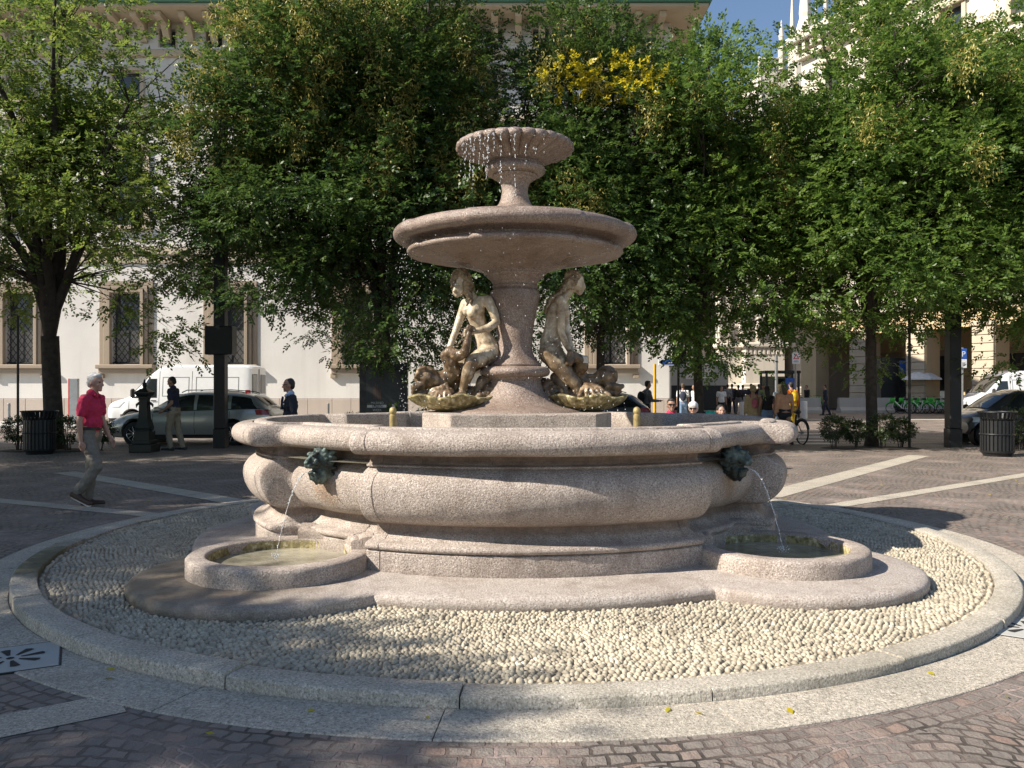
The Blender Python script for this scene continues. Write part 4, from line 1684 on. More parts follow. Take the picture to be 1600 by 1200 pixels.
def palace():
    D = 36.0
    X1 = gx(1048, D)
    X0 = -42.0
    t = thing('palace', 'long white plastered palace with grilled windows and bracketed eaves behind the trees', 'building', (0, D, 0))
    cs = [gx(p, D) for p in (-610, -450, -290, -130, 32, 198, 360, 560, 755, 955)]
    W, Z0, Z1 = 1.32, 2.62, 5.75
    holes = [(c - W / 2, c + W / 2, Z0, Z1) for c in cs]
    holes2 = [(c - .75, c + .75, 8.7, 12.0) for c in cs]
    holes3 = [(c - .6, c + .6, 14.2, 15.5) for c in cs]
    fr = []
    k = 0
    x = X1 - 1.6
    while x > X0 + 1:
        fr.append((x - .35, x + .35, 16.55, 17.35))
        x -= 2.05
    mb = wall_front(X0, X1, 1.12, 17.6, holes + holes2 + holes3 + fr)
    mb.add([(X1, 0, 0), (X1, 26, 0), (X1, 26, 17.6), (X1, 0, 17.6)], [(0, 1, 2, 3)])
    mb.build('wall', 'plaster_white', t, smooth=None, fix=False)
    pl = MB()
    x = X0
    rr = random.Random(8)
    while x < X1:
        wd = rr.uniform(.75, 1.3)
        pl.box(x, min(x + wd - .012, X1 + .06), -.07, .2, 0, 1.1, .012)
        x += wd
    pl.box(X0, X1 + .05, -.04, .2, 0, 1.08)
    pl.build('plinth', 'stone_pinkish', t, smooth=None)
    for i, (a, b, c, d) in enumerate(holes):
        fm = MB()
        for q, dep in ((.52, .06), (.3, .14), (.14, .2)):
            q2 = q - (.2 if q > .4 else .14)
            for s in (-1, 1):
                e = a if s < 0 else b
                x0, x1 = sorted((e + s * q, e + s * max(.0, q2)))
                fm.box(x0, x1, -dep, .02, c - .02, d + q, .012)
            fm.box(a - q, b + q, -dep - .003, .02, d + max(0, q2), d + q, .012)
        wn = fm.build('window', 'stone_brown', t, smooth=None)
        sl_ = MB().box(a - .6, b + .6, -.3, .02, c - .2, c - .02, .03).box(a - .5, b + .5, -.2, .02, c - .42, c - .2, .02).box(a - .55, a - .3, -.16, .02, c - .62, c - .42, .02).box(b + .3, b + .55, -.16, .02, c - .62, c - .42, .02)
        sl_.build('sill', 'stone_brown', wn, smooth=None)
        gr = MB()
        for sgn in (-1, 1):
            for k in range(-12, 13):
                # diagonals clipped to the opening
                p = []
                for zz in np.linspace(c, d, 40):
                    xx = (a + b) / 2 + sgn * (zz - (c + d) / 2) * .75 + k * .26
                    if a <= xx <= b: p.append((xx, zz))
                if len(p) > 1:
                    gr.tube([(p[0][0], .1 + .02 * sgn, p[0][1]), (p[-1][0], .1 + .02 * sgn, p[-1][1])], .016, 4, False)
        gr.tube([(a, .08, c + .06), (b, .08, c + .06)], .022, 4)
        gr.build('grille', 'iron_dark', wn, smooth=None)
        MB().box(a, b, .34, .38, c, d).build('pane', 'window_glass', wn, smooth=None)
        cb = MB().box(a + .08, (a + b) / 2 - .05, .30, .32, c + .05, c + 1.5).box((a + b) / 2 + .05, b - .08, .30, .32, c + .05, c + 1.5)
        cb.build('curtain', 'curtain', wn, smooth=None)
    for hs, m in ((holes2, .28), (holes3, .18), (fr, .0)):
        for a, b, c, d in hs:
            fm = MB()
            if m:
                fm.box(a - m, a, -.08, .02, c, d, .01).box(b, b + m, -.08, .02, c, d, .01).box(a - m, b + m, -.1, .02, d, d + m, .01).box(a - m - .1, b + m + .1, -.2, .02, c - .18, c, .02)
            else:
                fm.box(a - .06, a, -.03, .02, c, d).box(b, b + .06, -.03, .02, c, d)
            wn = fm.build('window', 'stone_beige', t, smooth=None)
            MB().box(a, b, .3, .34, c, d).build('pane', 'window_glass', wn, smooth=None)
    MB().box(X0, X1 + .08, -.14, .02, 7.4, 7.75, .04).box(X0, X1 + .05, -.08, .02, 7.05, 7.35, .02).box(X0, X1 + .08, -.14, .02, 13.2, 13.5, .04).box(X0, X1 + .09, -.2, .02, 16.1, 16.4, .05).build('string_course', 'stone_beige', t, smooth=None)
    # eaves on brackets
    for i in range(44):
        x = X1 - .55 - i * 1.025
        if x < X0: break
        b = MB()
        b.prism([(0, 0), (0, -.9), (.12, -.9), (.34, -.55), (.5, -.3), (1.15, -.22), (1.2, -.1), (1.2, 0)], x - .14, x + .14, Matrix(((0, 0, 1, 0), (-1, 0, 0, 0), (0, 1, 0, 17.62), (0, 0, 0, 1))))
        b.build('bracket', 'stone_beige', t, smooth=None)
    MB().box(X0, X1 + 1.3, -1.55, 26, 17.63, 17.78, .02).build('soffit', 'stone_beige', t, smooth=None)
    rf = MB().box(X0, X1 + 1.42, -1.7, -1.5, 17.78, 18.0, .04).box(X1 + 1.25, X1 + 1.42, -1.5, 26, 17.78, 18.0, .03)
    rf.add([(X0, -1.6, 18.0), (X1 + 1.35, -1.6, 18.0), (X1 - 5, 8, 20.5), (X0, 8, 20.5), (X1 + 1.35, 26, 18.0), (X1 - 5, 20, 20.5)], [(0, 1, 2, 3), (1, 4, 5, 2)])
    rf.build('roof', 'copper_green', t, smooth=None)
    MB().box(5.55, 6.6, -.05, .03, 16.62, 17.2, .02).build('frieze_panel', 'stone_beige', t, smooth=None)
    text_mesh('Humilitas', .27, 'carved_dark', 'lettering', t, Matrix.Translation((6.08, -.055, 16.82)) @ Matrix.Rotation(R(90), 4, 'X'), .008)
    return t


palace()


def arcade():
    P0 = Vector((gx(1252, 62), 62, 0))
    t = thing('arcade_building', 'tall cream and ochre building with a deep arcade of pillars along the street at right', 'building', P0, R(-64.5))
    L, PT = 46, 4.6
    holes, up = [], []
    n = int(L / PT)
    for i in range(n):
        x = .9 + i * PT
        holes.append((x + .55, x + PT - .85, 0, 5.3))
        xc = x + PT / 2
        for z0, z1 in ((8.0, 11.4), (13.2, 16.4), (18.2, 21.2), (23.0, 25.2)):
            up.append((xc - .75, xc + .75, z0, z1))
    wall_front(0, L, 0, 7.0, holes, 1.3).build('ground_storey', 'plaster_ochre', t, smooth=None, fix=False)
    mb = wall_front(0, L, 7.0, 27.5, up, .4)
    mb.add([(0, 0, 0), (0, 18, 0), (0, 18, 27.5), (0, 0, 27.5)], [(0, 1, 2, 3)])
    mb.build('upper_wall', 'plaster_cream', t, smooth=None, fix=False)
    for i, h in enumerate(holes):
        pb = MB()
        xa = h[0] - .3 - 1.4 + .3
        for k in range(9):
            pb.box(h[1] + .02, h[1] + 1.38, -.16, .01, .75 + k * .5, 1.22 + k * .5, .025)
        pb.box(h[1] - .06, h[1] + 1.46, -.24, .01, 0, .72, .03)
        pb.box(h[1] - .1, h[1] + 1.5, -.26, .01, 5.28, 5.6, .05)
        pb.build('pillar', 'stone_beige', t, smooth=None)
    MB().box(0, L, 5.2, 5.4, 0, 6).box(0, L, 1.3, 5.2, 6.0, 6.2).build('arcade_back', 'plaster_ochre', t, smooth=None)
    for i in range(n):
        x = .9 + i * PT
        s = MB().box(x + .8, x + 3.6, 5.1, 5.19, .3, 3.8, .02).build('shop_window', 'window_glass', t, smooth=None)
        MB().box(x + .7, x + 3.7, 5.0, 5.19, 3.8, 4.2, .02).build('fascia', 'stone_brown', s, smooth=None)
    for a, b, c, d in up:
        fm = MB().box(a - .28, a, -.12, .02, c, d, .02).box(b, b + .28, -.12, .02, c, d, .02).box(a - .45, b + .45, -.3, .02, d, d + .35, .04).box(a - .4, b + .4, -.24, .02, c - .3, c, .03)
        wn = fm.build('window', 'stone_beige', t, smooth=None)
        MB().box(a, b, .34, .38, c, d).build('pane', 'window_glass', wn, smooth=None)
    MB().box(0, L, -.35, .02, 6.6, 7.2, .06).box(0, L, -.2, .02, 12.2, 12.5, .04).box(0, L, -.2, .02, 17.2, 17.5, .04).box(0, L, -.25, .02, 22.0, 22.4, .04).box(0, L, -.5, .02, 26.2, 26.6, .05).box(-.5, L, -1.2, 18, 27.3, 27.9, .08).build('cornice', 'plaster_cream', t, smooth=None)
    db = MB()
    for k in range(60):
        db.box(.2 + k * .75, .5 + k * .75, -.9, .02, 26.65, 27.25, .02)
    db.build('dentils', 'plaster_cream', t, smooth=None)


arcade()


def cathedral():
    D = 78
    t = thing('cathedral', 'white marble cathedral with stepped buttresses, niches and pinnacles at the end of the street', 'building', (0, D, 0))
    xa, xb = gx(1048, D) - 3, gx(1262, D)
    w1 = (gx(1211, D), gx(1231, D), 4.5, 17)
    w2 = (gx(1090, D), gx(1108, D), 6.5, 15)
    mb = wall_front(xa, xb, 0, 25, [w1, w2], .8)
    mb.build('wall', 'marble_white', t, smooth=None, fix=False)
    for a, b, c, d in (w1, w2):
        wn = MB().box(a - .35, a, -.3, .02, c, d, .05).box(b, b + .35, -.3, .02, c, d, .05).box((a + b) / 2 - .09, (a + b) / 2 + .09, .1, .5, c, d, .03).box(a - .5, b + .5, -.4, .02, c - .5, c, .06).build('window', 'marble_white', t, smooth=None)
        MB().box(a, b, .7, .75, c, d).build('pane', 'window_glass', wn, smooth=None)
    for px, wd, dep, top in ((1062, 2.2, 2.6, 24), (1133, 2.7, 3.4, 27), (1176, 3.6, 4.4, 30), (1248, 3.0, 3.5, 40)):
        x = gx(px, D)
        b = MB()
        b.box(x - wd * .72, x + wd * .72, -dep, 0.02, 0, 1.0, .06).box(x - wd * .66, x + wd * .66, -dep + .15, 0.02, 1.0, 1.7, .12).box(x - wd * .6, x + wd * .6, -dep + .35, .02, 1.7, 2.0, .1)
        b.box(x - wd * .5, x + wd * .5, -dep + .6, .02, 2.0, 5.2, .03)
        b.box(x - wd * .6, x + wd * .6, -dep + .35, .02, 5.2, 5.7, .12)
        b.box(x - wd * .45, x + wd * .45, -dep + .8, .02, 5.7, top * .62, .05).box(x - wd * .35, x + wd * .35, -dep + 1.3, .02, top * .62, top * .85, .05)
        for s in (-1, -.33, .33, 1):
            b.box(x + s * wd * .42 - .16, x + s * wd * .42 + .16, -dep + .6, -dep + .9, 5.7, top * .6, .04)
        for k in range(9):
            b.box(x - wd * .5 + k * wd / 9, x - wd * .5 + k * wd / 9 + wd * .06, -dep + .5, -dep + .6, 4.6, 5.2, .02)
        bt = b.build('buttress', 'marble_white', t, smooth=None)
        pn = MB().lathe([(wd * .3, top * .85), (wd * .3, top * .87), (wd * .18, top * .9), (wd * .2, top * .91), (.12, top * 1.05), (.2, top * 1.055), (.04, top * 1.08)], 8, c=(x, -dep * .5, 0))
        pn.build('pinnacle', 'marble_white', bt, smooth=None)
        st = Org()
        for s in (-.2, .25):
            st.cap((x + s * wd, -dep + .3, 6.2), .22, (x + s * wd, -dep + .3, 7.3), .26).ell((x + s * wd, -dep + .3, 7.75), (.16, .16, .2))
        st.build('niche_statue', 'marble_white', bt, voxel=.06, smooth=2)
    # the high gallery with balustrade and thin spires over the right-hand trees
    g0, g1 = gx(1205, D), gx(1320, D)
    MB().box(g0, g1, 4, 10, 20, 33.5, .05).build('upper_gallery', 'marble_white', t, smooth=None)
    bl = MB().box(g0, g1, 3.8, 4.1, 34.4, 34.6, .03)
    for k in range(40):
        x = g0 + (g1 - g0) * k / 39
        bl.box(x - .05, x + .05, 3.88, 4.02, 33.5, 34.4)
    bl.build('balustrade', 'marble_white', t, smooth=None)
    for px, h in ((1221, 38), (1238, 41.5), (1252, 37.5), (1262, 42), (1275, 40), (1290, 44)):
        x = gx(px, D + 4)
        MB().lathe([(.34, 33.4), (.34, 35.4), (.42, 35.5), (.26, 35.7), (.26, 36.6), (.3, 36.7), (.06, h), (.1, h + .1), (.02, h + .4)], 8, c=(x, 4, 0)).build('spire', 'marble_white', t, smooth=None)


cathedral()
# far street fronts closing the view between palace and cathedral
t = thing('far_building', 'pale distant street front seen between the white palace and the cathedral', 'building', (gx(1070, 110), 110, 0))
wall_front(-9, 9, 0, 20, [(-7 + 3.4 * i, -5.6 + 3.4 * i, 4 + 4.6 * j, 6.8 + 4.6 * j) for i in range(5) for j in range(3)], .4).build('wall', 'stone_beige', t, smooth=None, fix=False)
MB().box(-9, 9, .38, .4, 3, 19).build('pane', 'window_glass', t, smooth=None)
MB().box(-9.3, 9.3, -.6, .2, 20, 20.5, .05).build('cornice', 'stone_beige', t, smooth=None)
# ------------------------------------------------------------------ vehicles
class Car:
    def __init__(s, st, wheels, wr, dx=.045):
        """st: rows (x, zbottom, zbelt, ztop, wbottom, wmid, wbelt, wtop); front at x=0"""
        A = np.array(st, float)
        s.L = A[-1, 0]
        s.A, s.wheels, s.wr, s.dx = A, wheels, wr, dx

    def par(s, x):
        A = s.A
        # smooth interpolation (monotone-ish): average of linear samples
        out = []
        for k in range(1, 8):
            v = (np.interp(x - .06, A[:, 0], A[:, k]) + 2 * np.interp(x, A[:, 0], A[:, k]) + np.interp(x + .06, A[:, 0], A[:, k])) / 4
            out.append(float(v))
        return out

    def section(s, x):
        zb, zl, zt, wb, wm, wl, wt = s.par(x)
        zb0 = zb
        for xw in s.wheels:
            ra = s.wr * 1.17
            if abs(x - xw) < ra:
                zb = max(zb, s.wr + math.sqrt(ra * ra - (x - xw) ** 2) - .0)
        z3 = max(zb + .05, zb0 + .42 * (zl - zb0))
        z4 = max(z3 + .02, zb0 + .78 * (zl - zb0))
        z2 = zb + .04
        zl = max(zl, z4 + .02)
        zt = max(zt, zl + .02)
        sh = .35 * (zt - zl)
        return [(0, zb), (wb * .86, zb), (wb, z2), (wm, z3), (wm * .99, z4), (wl, zl), ((wl * .6 + wt * .4) + .015, zl + .4 * (zt - zl)), (wt + .02, zt - min(.1, sh)), (wt - .07, zt - min(.03, sh * .3)),
                (wt * .55, zt), (0, zt + .012)]

    def side_y(s, x, z):
        sec = s.section(x)[2:9]
        zs = [p[1] for p in sec]
        return float(np.interp(z, zs, [p[0] for p in sec]))

    def body(s, name, mat, parent):
        xs = list(np.arange(0, s.L + 1e-6, s.dx))
        if s.L - xs[-1] > .01: xs.append(s.L)
        rows = []
        for x in xs:
            h = s.section(x)
            ring = [(x, -y, z) for y, z in h] + [(x, y, z) for y, z in h[-2:0:-1]]
            rows.append(ring + [ring[0]])
        mb = MB().grid(rows)
        for r in (rows[0], rows[-1]):
            mb.add(r[:-1], [list(range(len(r) - 1))])
        bmh = mb.build(name, mat, parent, smooth=32)
        return bmh

    def side_patch(s, name, mat, parent, quad, sides=(-1, 1), off=.008, nx=10, nz=5):
        """quad: (xa_low, xa_high, xb_low, xb_high, zlow, zhigh) zlow/zhigh may be functions of x"""
        xa0, xa1, xb0, xb1, zl, zh = quad
        o = None
        for sd in sides:
            mb = MB()
            rows = []
            for j in range(nz + 1):
                t = j / nz
                row = []
                for i in range(nx + 1):
                    u = i / nx
                    x = (xa0 + (xa1 - xa0) * t) * (1 - u) + (xb0 + (xb1 - xb0) * t) * u
                    z0 = zl(x) if callable(zl) else zl
                    z1 = zh(x) if callable(zh) else zh
                    z = z0 + (z1 - z0) * t
                    row.append((x, sd * (s.side_y(x, z) + off), z))
                rows.append(row)
            mb.grid(rows)
            o = mb.build(name, mat, parent, smooth=60)
        return o

    def top_patch(s, name, mat, parent, x0, x1, wf=.86, off=.01, n=8):
        rows = []
        for i in range(n + 1):
            x = x0 + (x1 - x0) * i / n
            p = s.par(x)
            zt, wt = p[2], p[6]
            dzdx = (s.par(x + .03)[2] - s.par(x - .03)[2]) / .06
            nl = math.hypot(1, dzdx)
            row = []
            for k in range(9):
                v = -1 + k / 4
                y = v * wt * wf
                zz = zt + .012 * (1 - v * v) - (.018 * v ** 4)
                row.append((x - dzdx / nl * off * 1.6, y, zz + off * 1.6 / nl))
            rows.append(row)
        return MB().grid(rows).build(name, mat, parent, smooth=60)

    def wheel(s, x, side, parent, half, spokes=10, tw=.2, rimmat='chrome'):
        r = s.wr
        w_ = bpy.data.objects.new('wheel', None)
        COL.objects.link(w_)
        w_.parent = parent
        w_.location = (x, side * (half - tw / 2 + .01), r)
        w_.rotation_euler = (R(90) if side < 0 else R(-90), 0, 0)
        # local z points outward
        tp = [(r * .66, -tw / 2), (r * .86, -tw / 2), (r * .97, -tw * .42), (r, -tw * .3), (r, tw * .3), (r * .97, tw * .42), (r * .86, tw / 2), (r * .68, tw / 2), (r * .66, tw * .42), (r * .66, -tw / 2)]
        MB().lathe(tp, 40, caps=False).build('tyre', 'rubber', w_, smooth=40)
        rm = MB().lathe([(r * .60, tw * .1), (r * .68, tw * .46), (r * .665, tw * .47), (r * .63, tw * .42), (r * .6, tw * .15)], 36, caps=False)
        for k in range(spokes):
            a = 2 * PI * k / spokes
            m = Matrix.Rotation(a, 4, 'Z')
            rm.box(r * .08, r * .64, -r * .035, r * .035, tw * .3, tw * .4, .006, m)
        rm.lathe([(r * .16, tw * .3), (r * .15, tw * .43), (.001, tw * .45)], 16)
        rm.build('rim', rimmat, w_, smooth=35)
        MB().lathe([(.001, tw * .05), (r * .64, tw * .05)], 24, caps=False).build('brake_disc', 'plastic_black', w_, smooth=None)
        MB().lathe([(r * 1.15, -.02), (r * 1.15, -.3), (.001, -.3)], 30, caps=False).build('wheel_housing', 'plastic_black', w_, smooth=40)


def wagon(label, X, Y, rz, paint, group=None, scale=1.0, name='parked_car'):
    t = thing(name, label, 'car', (X, Y, 0), rz, group)
    c = Car([(0, .34, .50, .56, .5, .56, .54, .42), (.05, .26, .55, .63, .62, .69, .66, .5), (.16, .22, .63, .72, .74, .80, .76, .58), (.5, .2, .74, .85, .80, .88, .82, .66), (.9, .19, .83, .93, .82, .90, .84, .70),
             (1.2, .19, .89, .98, .82, .905, .855, .72), (1.35, .19, .90, 1.06, .82, .905, .86, .69), (1.95, .19, .925, 1.41, .83, .91, .87, .62), (2.3, .19, .94, 1.475, .83, .91, .87, .62), (3.2, .19, .965, 1.47, .83, .91, .87, .62),
             (3.85, .2, .985, 1.41, .82, .90, .865, .60), (4.1, .22, .99, 1.34, .81, .89, .855, .60), (4.42, .28, .985, 1.08, .78, .87, .84, .62), (4.55, .33, .93, 1.0, .74, .84, .8, .62), (4.62, .38, .72, .8, .68, .78, .74, .56)],
            (.87, 3.55), .32)
    c.body('body', paint, t)
    belt = lambda x: c.par(x)[1] + .025
    roof = lambda x: c.par(x)[2] - .09
    c.side_patch('front_side_window', 'car_glass', t, (1.42, 1.98, 2.48, 2.44, belt, roof))
    c.side_patch('rear_side_window', 'car_glass', t, (2.56, 2.54, 3.42, 3.36, belt, roof))
    c.side_patch('quarter_window', 'car_glass', t, (3.5, 3.46, 4.22, 3.98, belt, roof))
    c.top_patch('windscreen', 'car_glass', t, 1.33, 1.92)
    c.top_patch('rear_window', 'car_glass', t, 4.02, 4.4, .85)
    c.side_patch('window_trim', 'plastic_black', t, (1.36, 1.36, 4.3, 4.3, lambda x: c.par(x)[1] + .005, lambda x: c.par(x)[1] + .028), off=.006, nx=30, nz=1)
    for xg in (1.36, 2.5, 3.46):
        c.side_patch('door_gap', 'plastic_black', t, (xg, xg + .0, xg + .012, xg + .012, .32, belt), off=.003, nx=1, nz=8)
    c.side_patch('sill_trim', 'plastic_black', t, (1.3, 1.3, 3.12, 3.12, .2, .3), off=.01, nx=20, nz=2)
    for xd in (2.3, 3.25):
        c.side_patch('door_handle', paint, t, (xd, xd, xd + .18, xd + .18, .85, .885), off=.03, nx=3, nz=1)
    c.side_patch('headlight', 'lamp_clear', t, (.12, .3, .62, .72, .60, .72), off=.01)
    c.side_patch('tail_light', 'lamp_red', t, (4.2, 4.15, 4.55, 4.5, .84, .98), off=.012)
    for sd in (-1, 1):
        MB().box(1.45, 1.65, sd * 1.02 - .08, sd * 1.02 + .08, .93, 1.06, .04).build('mirror', paint, t)
        MB().tube([(2.05, sd * .58, 1.45), (2.2, sd * .6, 1.515), (3.0, sd * .6, 1.525), (3.7, sd * .585, 1.47), (3.85, sd * .57, 1.43)], .014, 6).build('roof_rail', 'plastic_black', t)
        for x in c.wheels:
            c.wheel(x, sd, t, .9)
    return t


def van(label, X, Y, rz, name='white_van', black=False):
    t = thing(name, label, 'van', (X, Y, 0), rz, 'white vans parked by the square')
    c = Car([(0, .42, .82, .88, .72, .8, .74, .62), (.06, .3, .9, .98, .85, .93, .88, .74), (.2, .27, .98, 1.08, .92, .99, .95, .82), (.75, .26, 1.1, 1.24, .96, 1.02, .98, .86), (.95, .26, 1.14, 1.42, .97, 1.02, .99, .86),
             (1.6, .26, 1.2, 2.1, .98, 1.03, 1.0, .86), (1.95, .26, 1.22, 2.36, .98, 1.03, 1.0, .86), (2.4, .26, 1.25, 2.46, .98, 1.03, 1.0, .88), (5.15, .28, 1.25, 2.46, .98, 1.03, 1.0, .88), (5.33, .3, 1.25, 2.42, .97, 1.02, .99, .86), (5.4, .34, 1.2, 2.36, .94, .99, .96, .83)],
            (.98, 4.3), .35)
    c.body('body', 'paint_white', t)
    c.side_patch('cab_window', 'car_glass', t, (.98, 1.52, 1.9, 1.88, lambda x: 1.18 + .02 * x, lambda x: min(c.par(x)[2] - .14, 1.92)))
    c.top_patch('windscreen', 'car_glass', t, .86, 1.7, .9)
    for xg in (.86, 1.98, 3.2):
        c.side_patch('door_gap', 'plastic_black', t, (xg, xg, xg + .014, xg + .014, .5, 2.2 if xg > 1.5 else 1.1), off=.003, nx=1, nz=10)
    for (xa, xb) in ((2.1, 3.1), (3.35, 4.95)):
        for q in ((xa, xa, xb, xb, 1.96, 1.985), (xa, xa, xb, xb, 1.26, 1.285), (xa, xa, xa + .025, xa + .025, 1.26, 1.98), (xb - .025, xb - .025, xb, xb, 1.26, 1.98)):
            c.side_patch('panel_seam', 'steel_grey', t, q, off=.004, nx=8, nz=6)
    c.side_patch('bumper_side', 'plastic_black', t, (.0, .0, .42, .5, .32, .62 if black else .45), off=.012)
    c.side_patch('side_moulding', 'plastic_black', t, (1.5, 1.5, 3.85, 3.85, .62, .7), off=.012, nx=16, nz=1)
    c.side_patch('headlight', 'lamp_clear', t, (.1, .3, .5, .72, .86, 1.08), off=.012)
    c.side_patch('tail_light', 'lamp_red', t, (5.2, 5.2, 5.38, 5.37, .95, 1.5), off=.012)
    c.side_patch('door_handle', 'plastic_black', t, (1.7, 1.7, 1.9, 1.9, 1.08, 1.12), off=.025, nx=3, nz=1)
    MB().box(5.39, 5.42, -.012, .012, .4, 2.3).build('rear_door_gap', 'plastic_black', t)
    for sd in (-1, 1):
        MB().box(5.38, 5.425, sd * .5 - .3, sd * .5 + .3, 1.35, 2.1, .02).build('rear_pane', 'car_glass', t)
        MB().box(1.0, 1.14, sd * 1.14 - .09, sd * 1.14 + .09, 1.2, 1.55, .05).build('mirror', 'plastic_black', t)
        for x in c.wheels:
            c.wheel(x, sd, t, 1.0, 5, rimmat='steel_grey')
    return t


van('white panel van parked against the palace wall behind the silver car', gx(165, 30.5), 31.5, 0)
van('white cargo van with black bumper at the right edge, beside a white bollard', gx(1517, 41), 42, 0, black=True)
wagon('silver grey estate car parked behind the iron drinking fountain', gx(160, 22.4), 23.3, 0, 'paint_silver', 'parked cars round the square')
wagon('dark grey car parked behind the right statue, only its sloping tail showing', gx(1022, 24.5) - 4.62, 25.5, 0, 'paint_grey', 'parked cars round the square')
wagon('pale car whose bonnet shows just left of the right cargo van', gx(1507, 46), 47, R(8), 'paint_white', 'parked cars round the square')


def small_car():
    t = thing('parked_car', 'small dark two seat car at the right edge, behind the slatted bin', 'car', (gx(1519, 22.3), 23.1, 0), 0, 'parked cars round the square')
    c = Car([(0, .36, .55, .62, .5, .58, .54, .42), (.06, .26, .66, .76, .64, .7, .66, .5), (.3, .22, .78, .9, .74, .8, .76, .6), (.55, .2, .86, 1.0, .76, .82, .78, .64), (1.15, .2, .92, 1.42, .77, .83, .79, .58), (1.5, .2, .95, 1.53, .77, .83, .79, .56),
             (2.2, .22, .98, 1.5, .76, .82, .78, .56), (2.5, .28, .96, 1.3, .74, .8, .76, .56), (2.69, .36, .8, .95, .66, .74, .7, .5)], (.42, 2.25), .3)
    c.body('body', 'paint_grey', t)
    belt = lambda x: c.par(x)[1] + .03
    roof = lambda x: c.par(x)[2] - .1
    c.side_patch('side_window', 'car_glass', t, (.74, 1.26, 1.9, 1.85, belt, roof))
    c.side_patch('quarter_window', 'car_glass', t, (2.0, 1.98, 2.4, 2.3, belt, roof))
    c.top_patch('windscreen', 'car_glass', t, .56, 1.2)
    c.side_patch('roof_frame', 'chrome', t, (.62, 1.3, .72, 1.4, lambda x: c.par(x)[1] + .02, lambda x: c.par(x)[2] - .06), off=.014, nx=2, nz=8)
    c.side_patch('headlight', 'lamp_clear', t, (.08, .14, .34, .42, .64, .78), off=.01)
    for sd in (-1, 1):
        MB().box(.72, .86, sd * .93 - .07, sd * .93 + .07, .95, 1.1, .04).build('mirror', 'plastic_black', t)
        for x in c.wheels:
            c.wheel(x, sd, t, .82, 6, .16)


small_car()


# ------------------------------------------------------------------ bicycles
def bicycle(label, X, Y, rz, c1, c2, group=None, name='bicycle', z=0):
    t = thing(name, label, 'bicycle', (X, Y, z), rz, group)
    r = .33
    for x, nm in ((-.52, 'rear'), (.52, 'front')):
        w_ = bpy.data.objects.new('wheel', None)
        COL.objects.link(w_)
        w_.parent = t
        w_.location = (x, 0, r)
        m = MB()
        m.tube([(r * math.cos(2 * PI * k / 28), 0, r * math.sin(2 * PI * k / 28)) for k in range(29)], .022, 6, False)
        m.build('tyre', 'rubber', w_, smooth=60)
        m = MB()
        for k in range(12):
            a = 2 * PI * k / 12
            m.tube([(0, 0, 0), (r * .95 * math.cos(a), 0, r * .95 * math.sin(a))], .004, 4, False)
        m.tube([(0, -.05, 0), (0, .05, 0)], .03, 8)
        m.build('spokes', 'steel_grey', w_, smooth=60)
    f = MB()
    f.tube([(-.1, 0, .3), (.36, 0, .78)], .03, 8).tube([(-.1, 0, .3), (-.22, 0, .82)], .025, 8).tube([(-.52, 0, .33), (-.1, 0, .3)], .016, 6).tube([(-.52, 0, .33), (-.19, 0, .68)], .014, 6)
    f.tube([(.52, 0, .33), (.4, 0, .72), (.34, 0, .98)], .022, 8)
    f.build('frame', c2, t)
    fd = MB()
    for x in (-.52, .52):
        pts = [(x + (r + .045) * math.cos(R(a)), 0, r + (r + .045) * math.sin(R(a))) for a in range(20, 165, 12)]
        fd.tube(pts, .032, 6)
    fd.build('fender', c1, t)
    MB().box(.34, .62, -.16, .16, .74, .96, .03).build('basket', c1, t)
    MB().tube([(.28, -.3, 1.02), (.34, -.12, 1.04), (.34, .12, 1.04), (.28, .3, 1.02)], .014, 6).build('handlebar', 'plastic_black', t)
    Org().cap((-.32, 0, .9), .075, (-.1, 0, .9), .03).build('saddle', 'plastic_black', t, voxel=.02, smooth=1)
    MB().tube([(-.22, 0, .8), (-.24, 0, .9)], .014, 6).build('seat_post', 'steel_grey', t)
    MB().tube([(-.1, -.12, .18), (-.1, -.1, .3), (-.1, .1, .3), (-.1, .12, .42)], .012, 6).build('pedal', 'plastic_black', t)
    return t


BG = 'green and white hire bikes in the rack'
bk = bicycle('white and green hire bike parked in a row beyond the concrete barriers', gx(1408, 50), 50, R(150), 'bike_green', 'bike_white', BG)
PENDING = []
PENDING.append((bk, [(gx(px, d), d, R(rz)) for px, d, rz in ((1422, 50.5, 155), (1436, 50, 148), (1446, 51, 160), (1458, 50, 150), (1468, 50.6, 145), (1478, 50, 152), (1258, 55, 20), (1272, 56, 30))]))
bicycle('turquoise hire bike standing behind the seated dark haired woman', gx(1112, 21), 21.6, R(65), 'teal', 'teal')
bicycle('dark bicycle pushed by the woman in the peach top', gx(1240, 23.3), 23.4, R(100), 'plastic_black', 'plastic_black')


# ------------------------------------------------------------------ street furniture
def pole(name, label, px, d, r, top, mat, cat='pole', group=None):
    o = MB().tube([(0, 0, 0), (0, 0, top)], r, 12).tube([(0, 0, 0), (0, 0, .04)], r * 2, 12).build(name, mat)
    o.location = (gx(px, d), d, 0)
    return tag(o, label, cat, group)


def lamp_post(px, d, wd, label, top, box):
    t = thing('lamp_post', label, 'lamp post', (gx(px, d), d, 0), 0, 'square dark lamp posts')
    h = wd / 2
    MB().box(-h, h, -h, h, .5, top, .02).box(-h - .012, h + .012, -h - .012, h + .012, 0, .5, .012).build('shaft', 'iron_dark', t)
    MB().box(-h - .06, h + .06, -h - .06, h + .06, top, top + .08, .02).build('cap', 'iron_dark', t)
    if box:
        MB().box(-.36, .36, -.2, .2, box, box + .75, .02).build('control_box', 'iron_green', t)


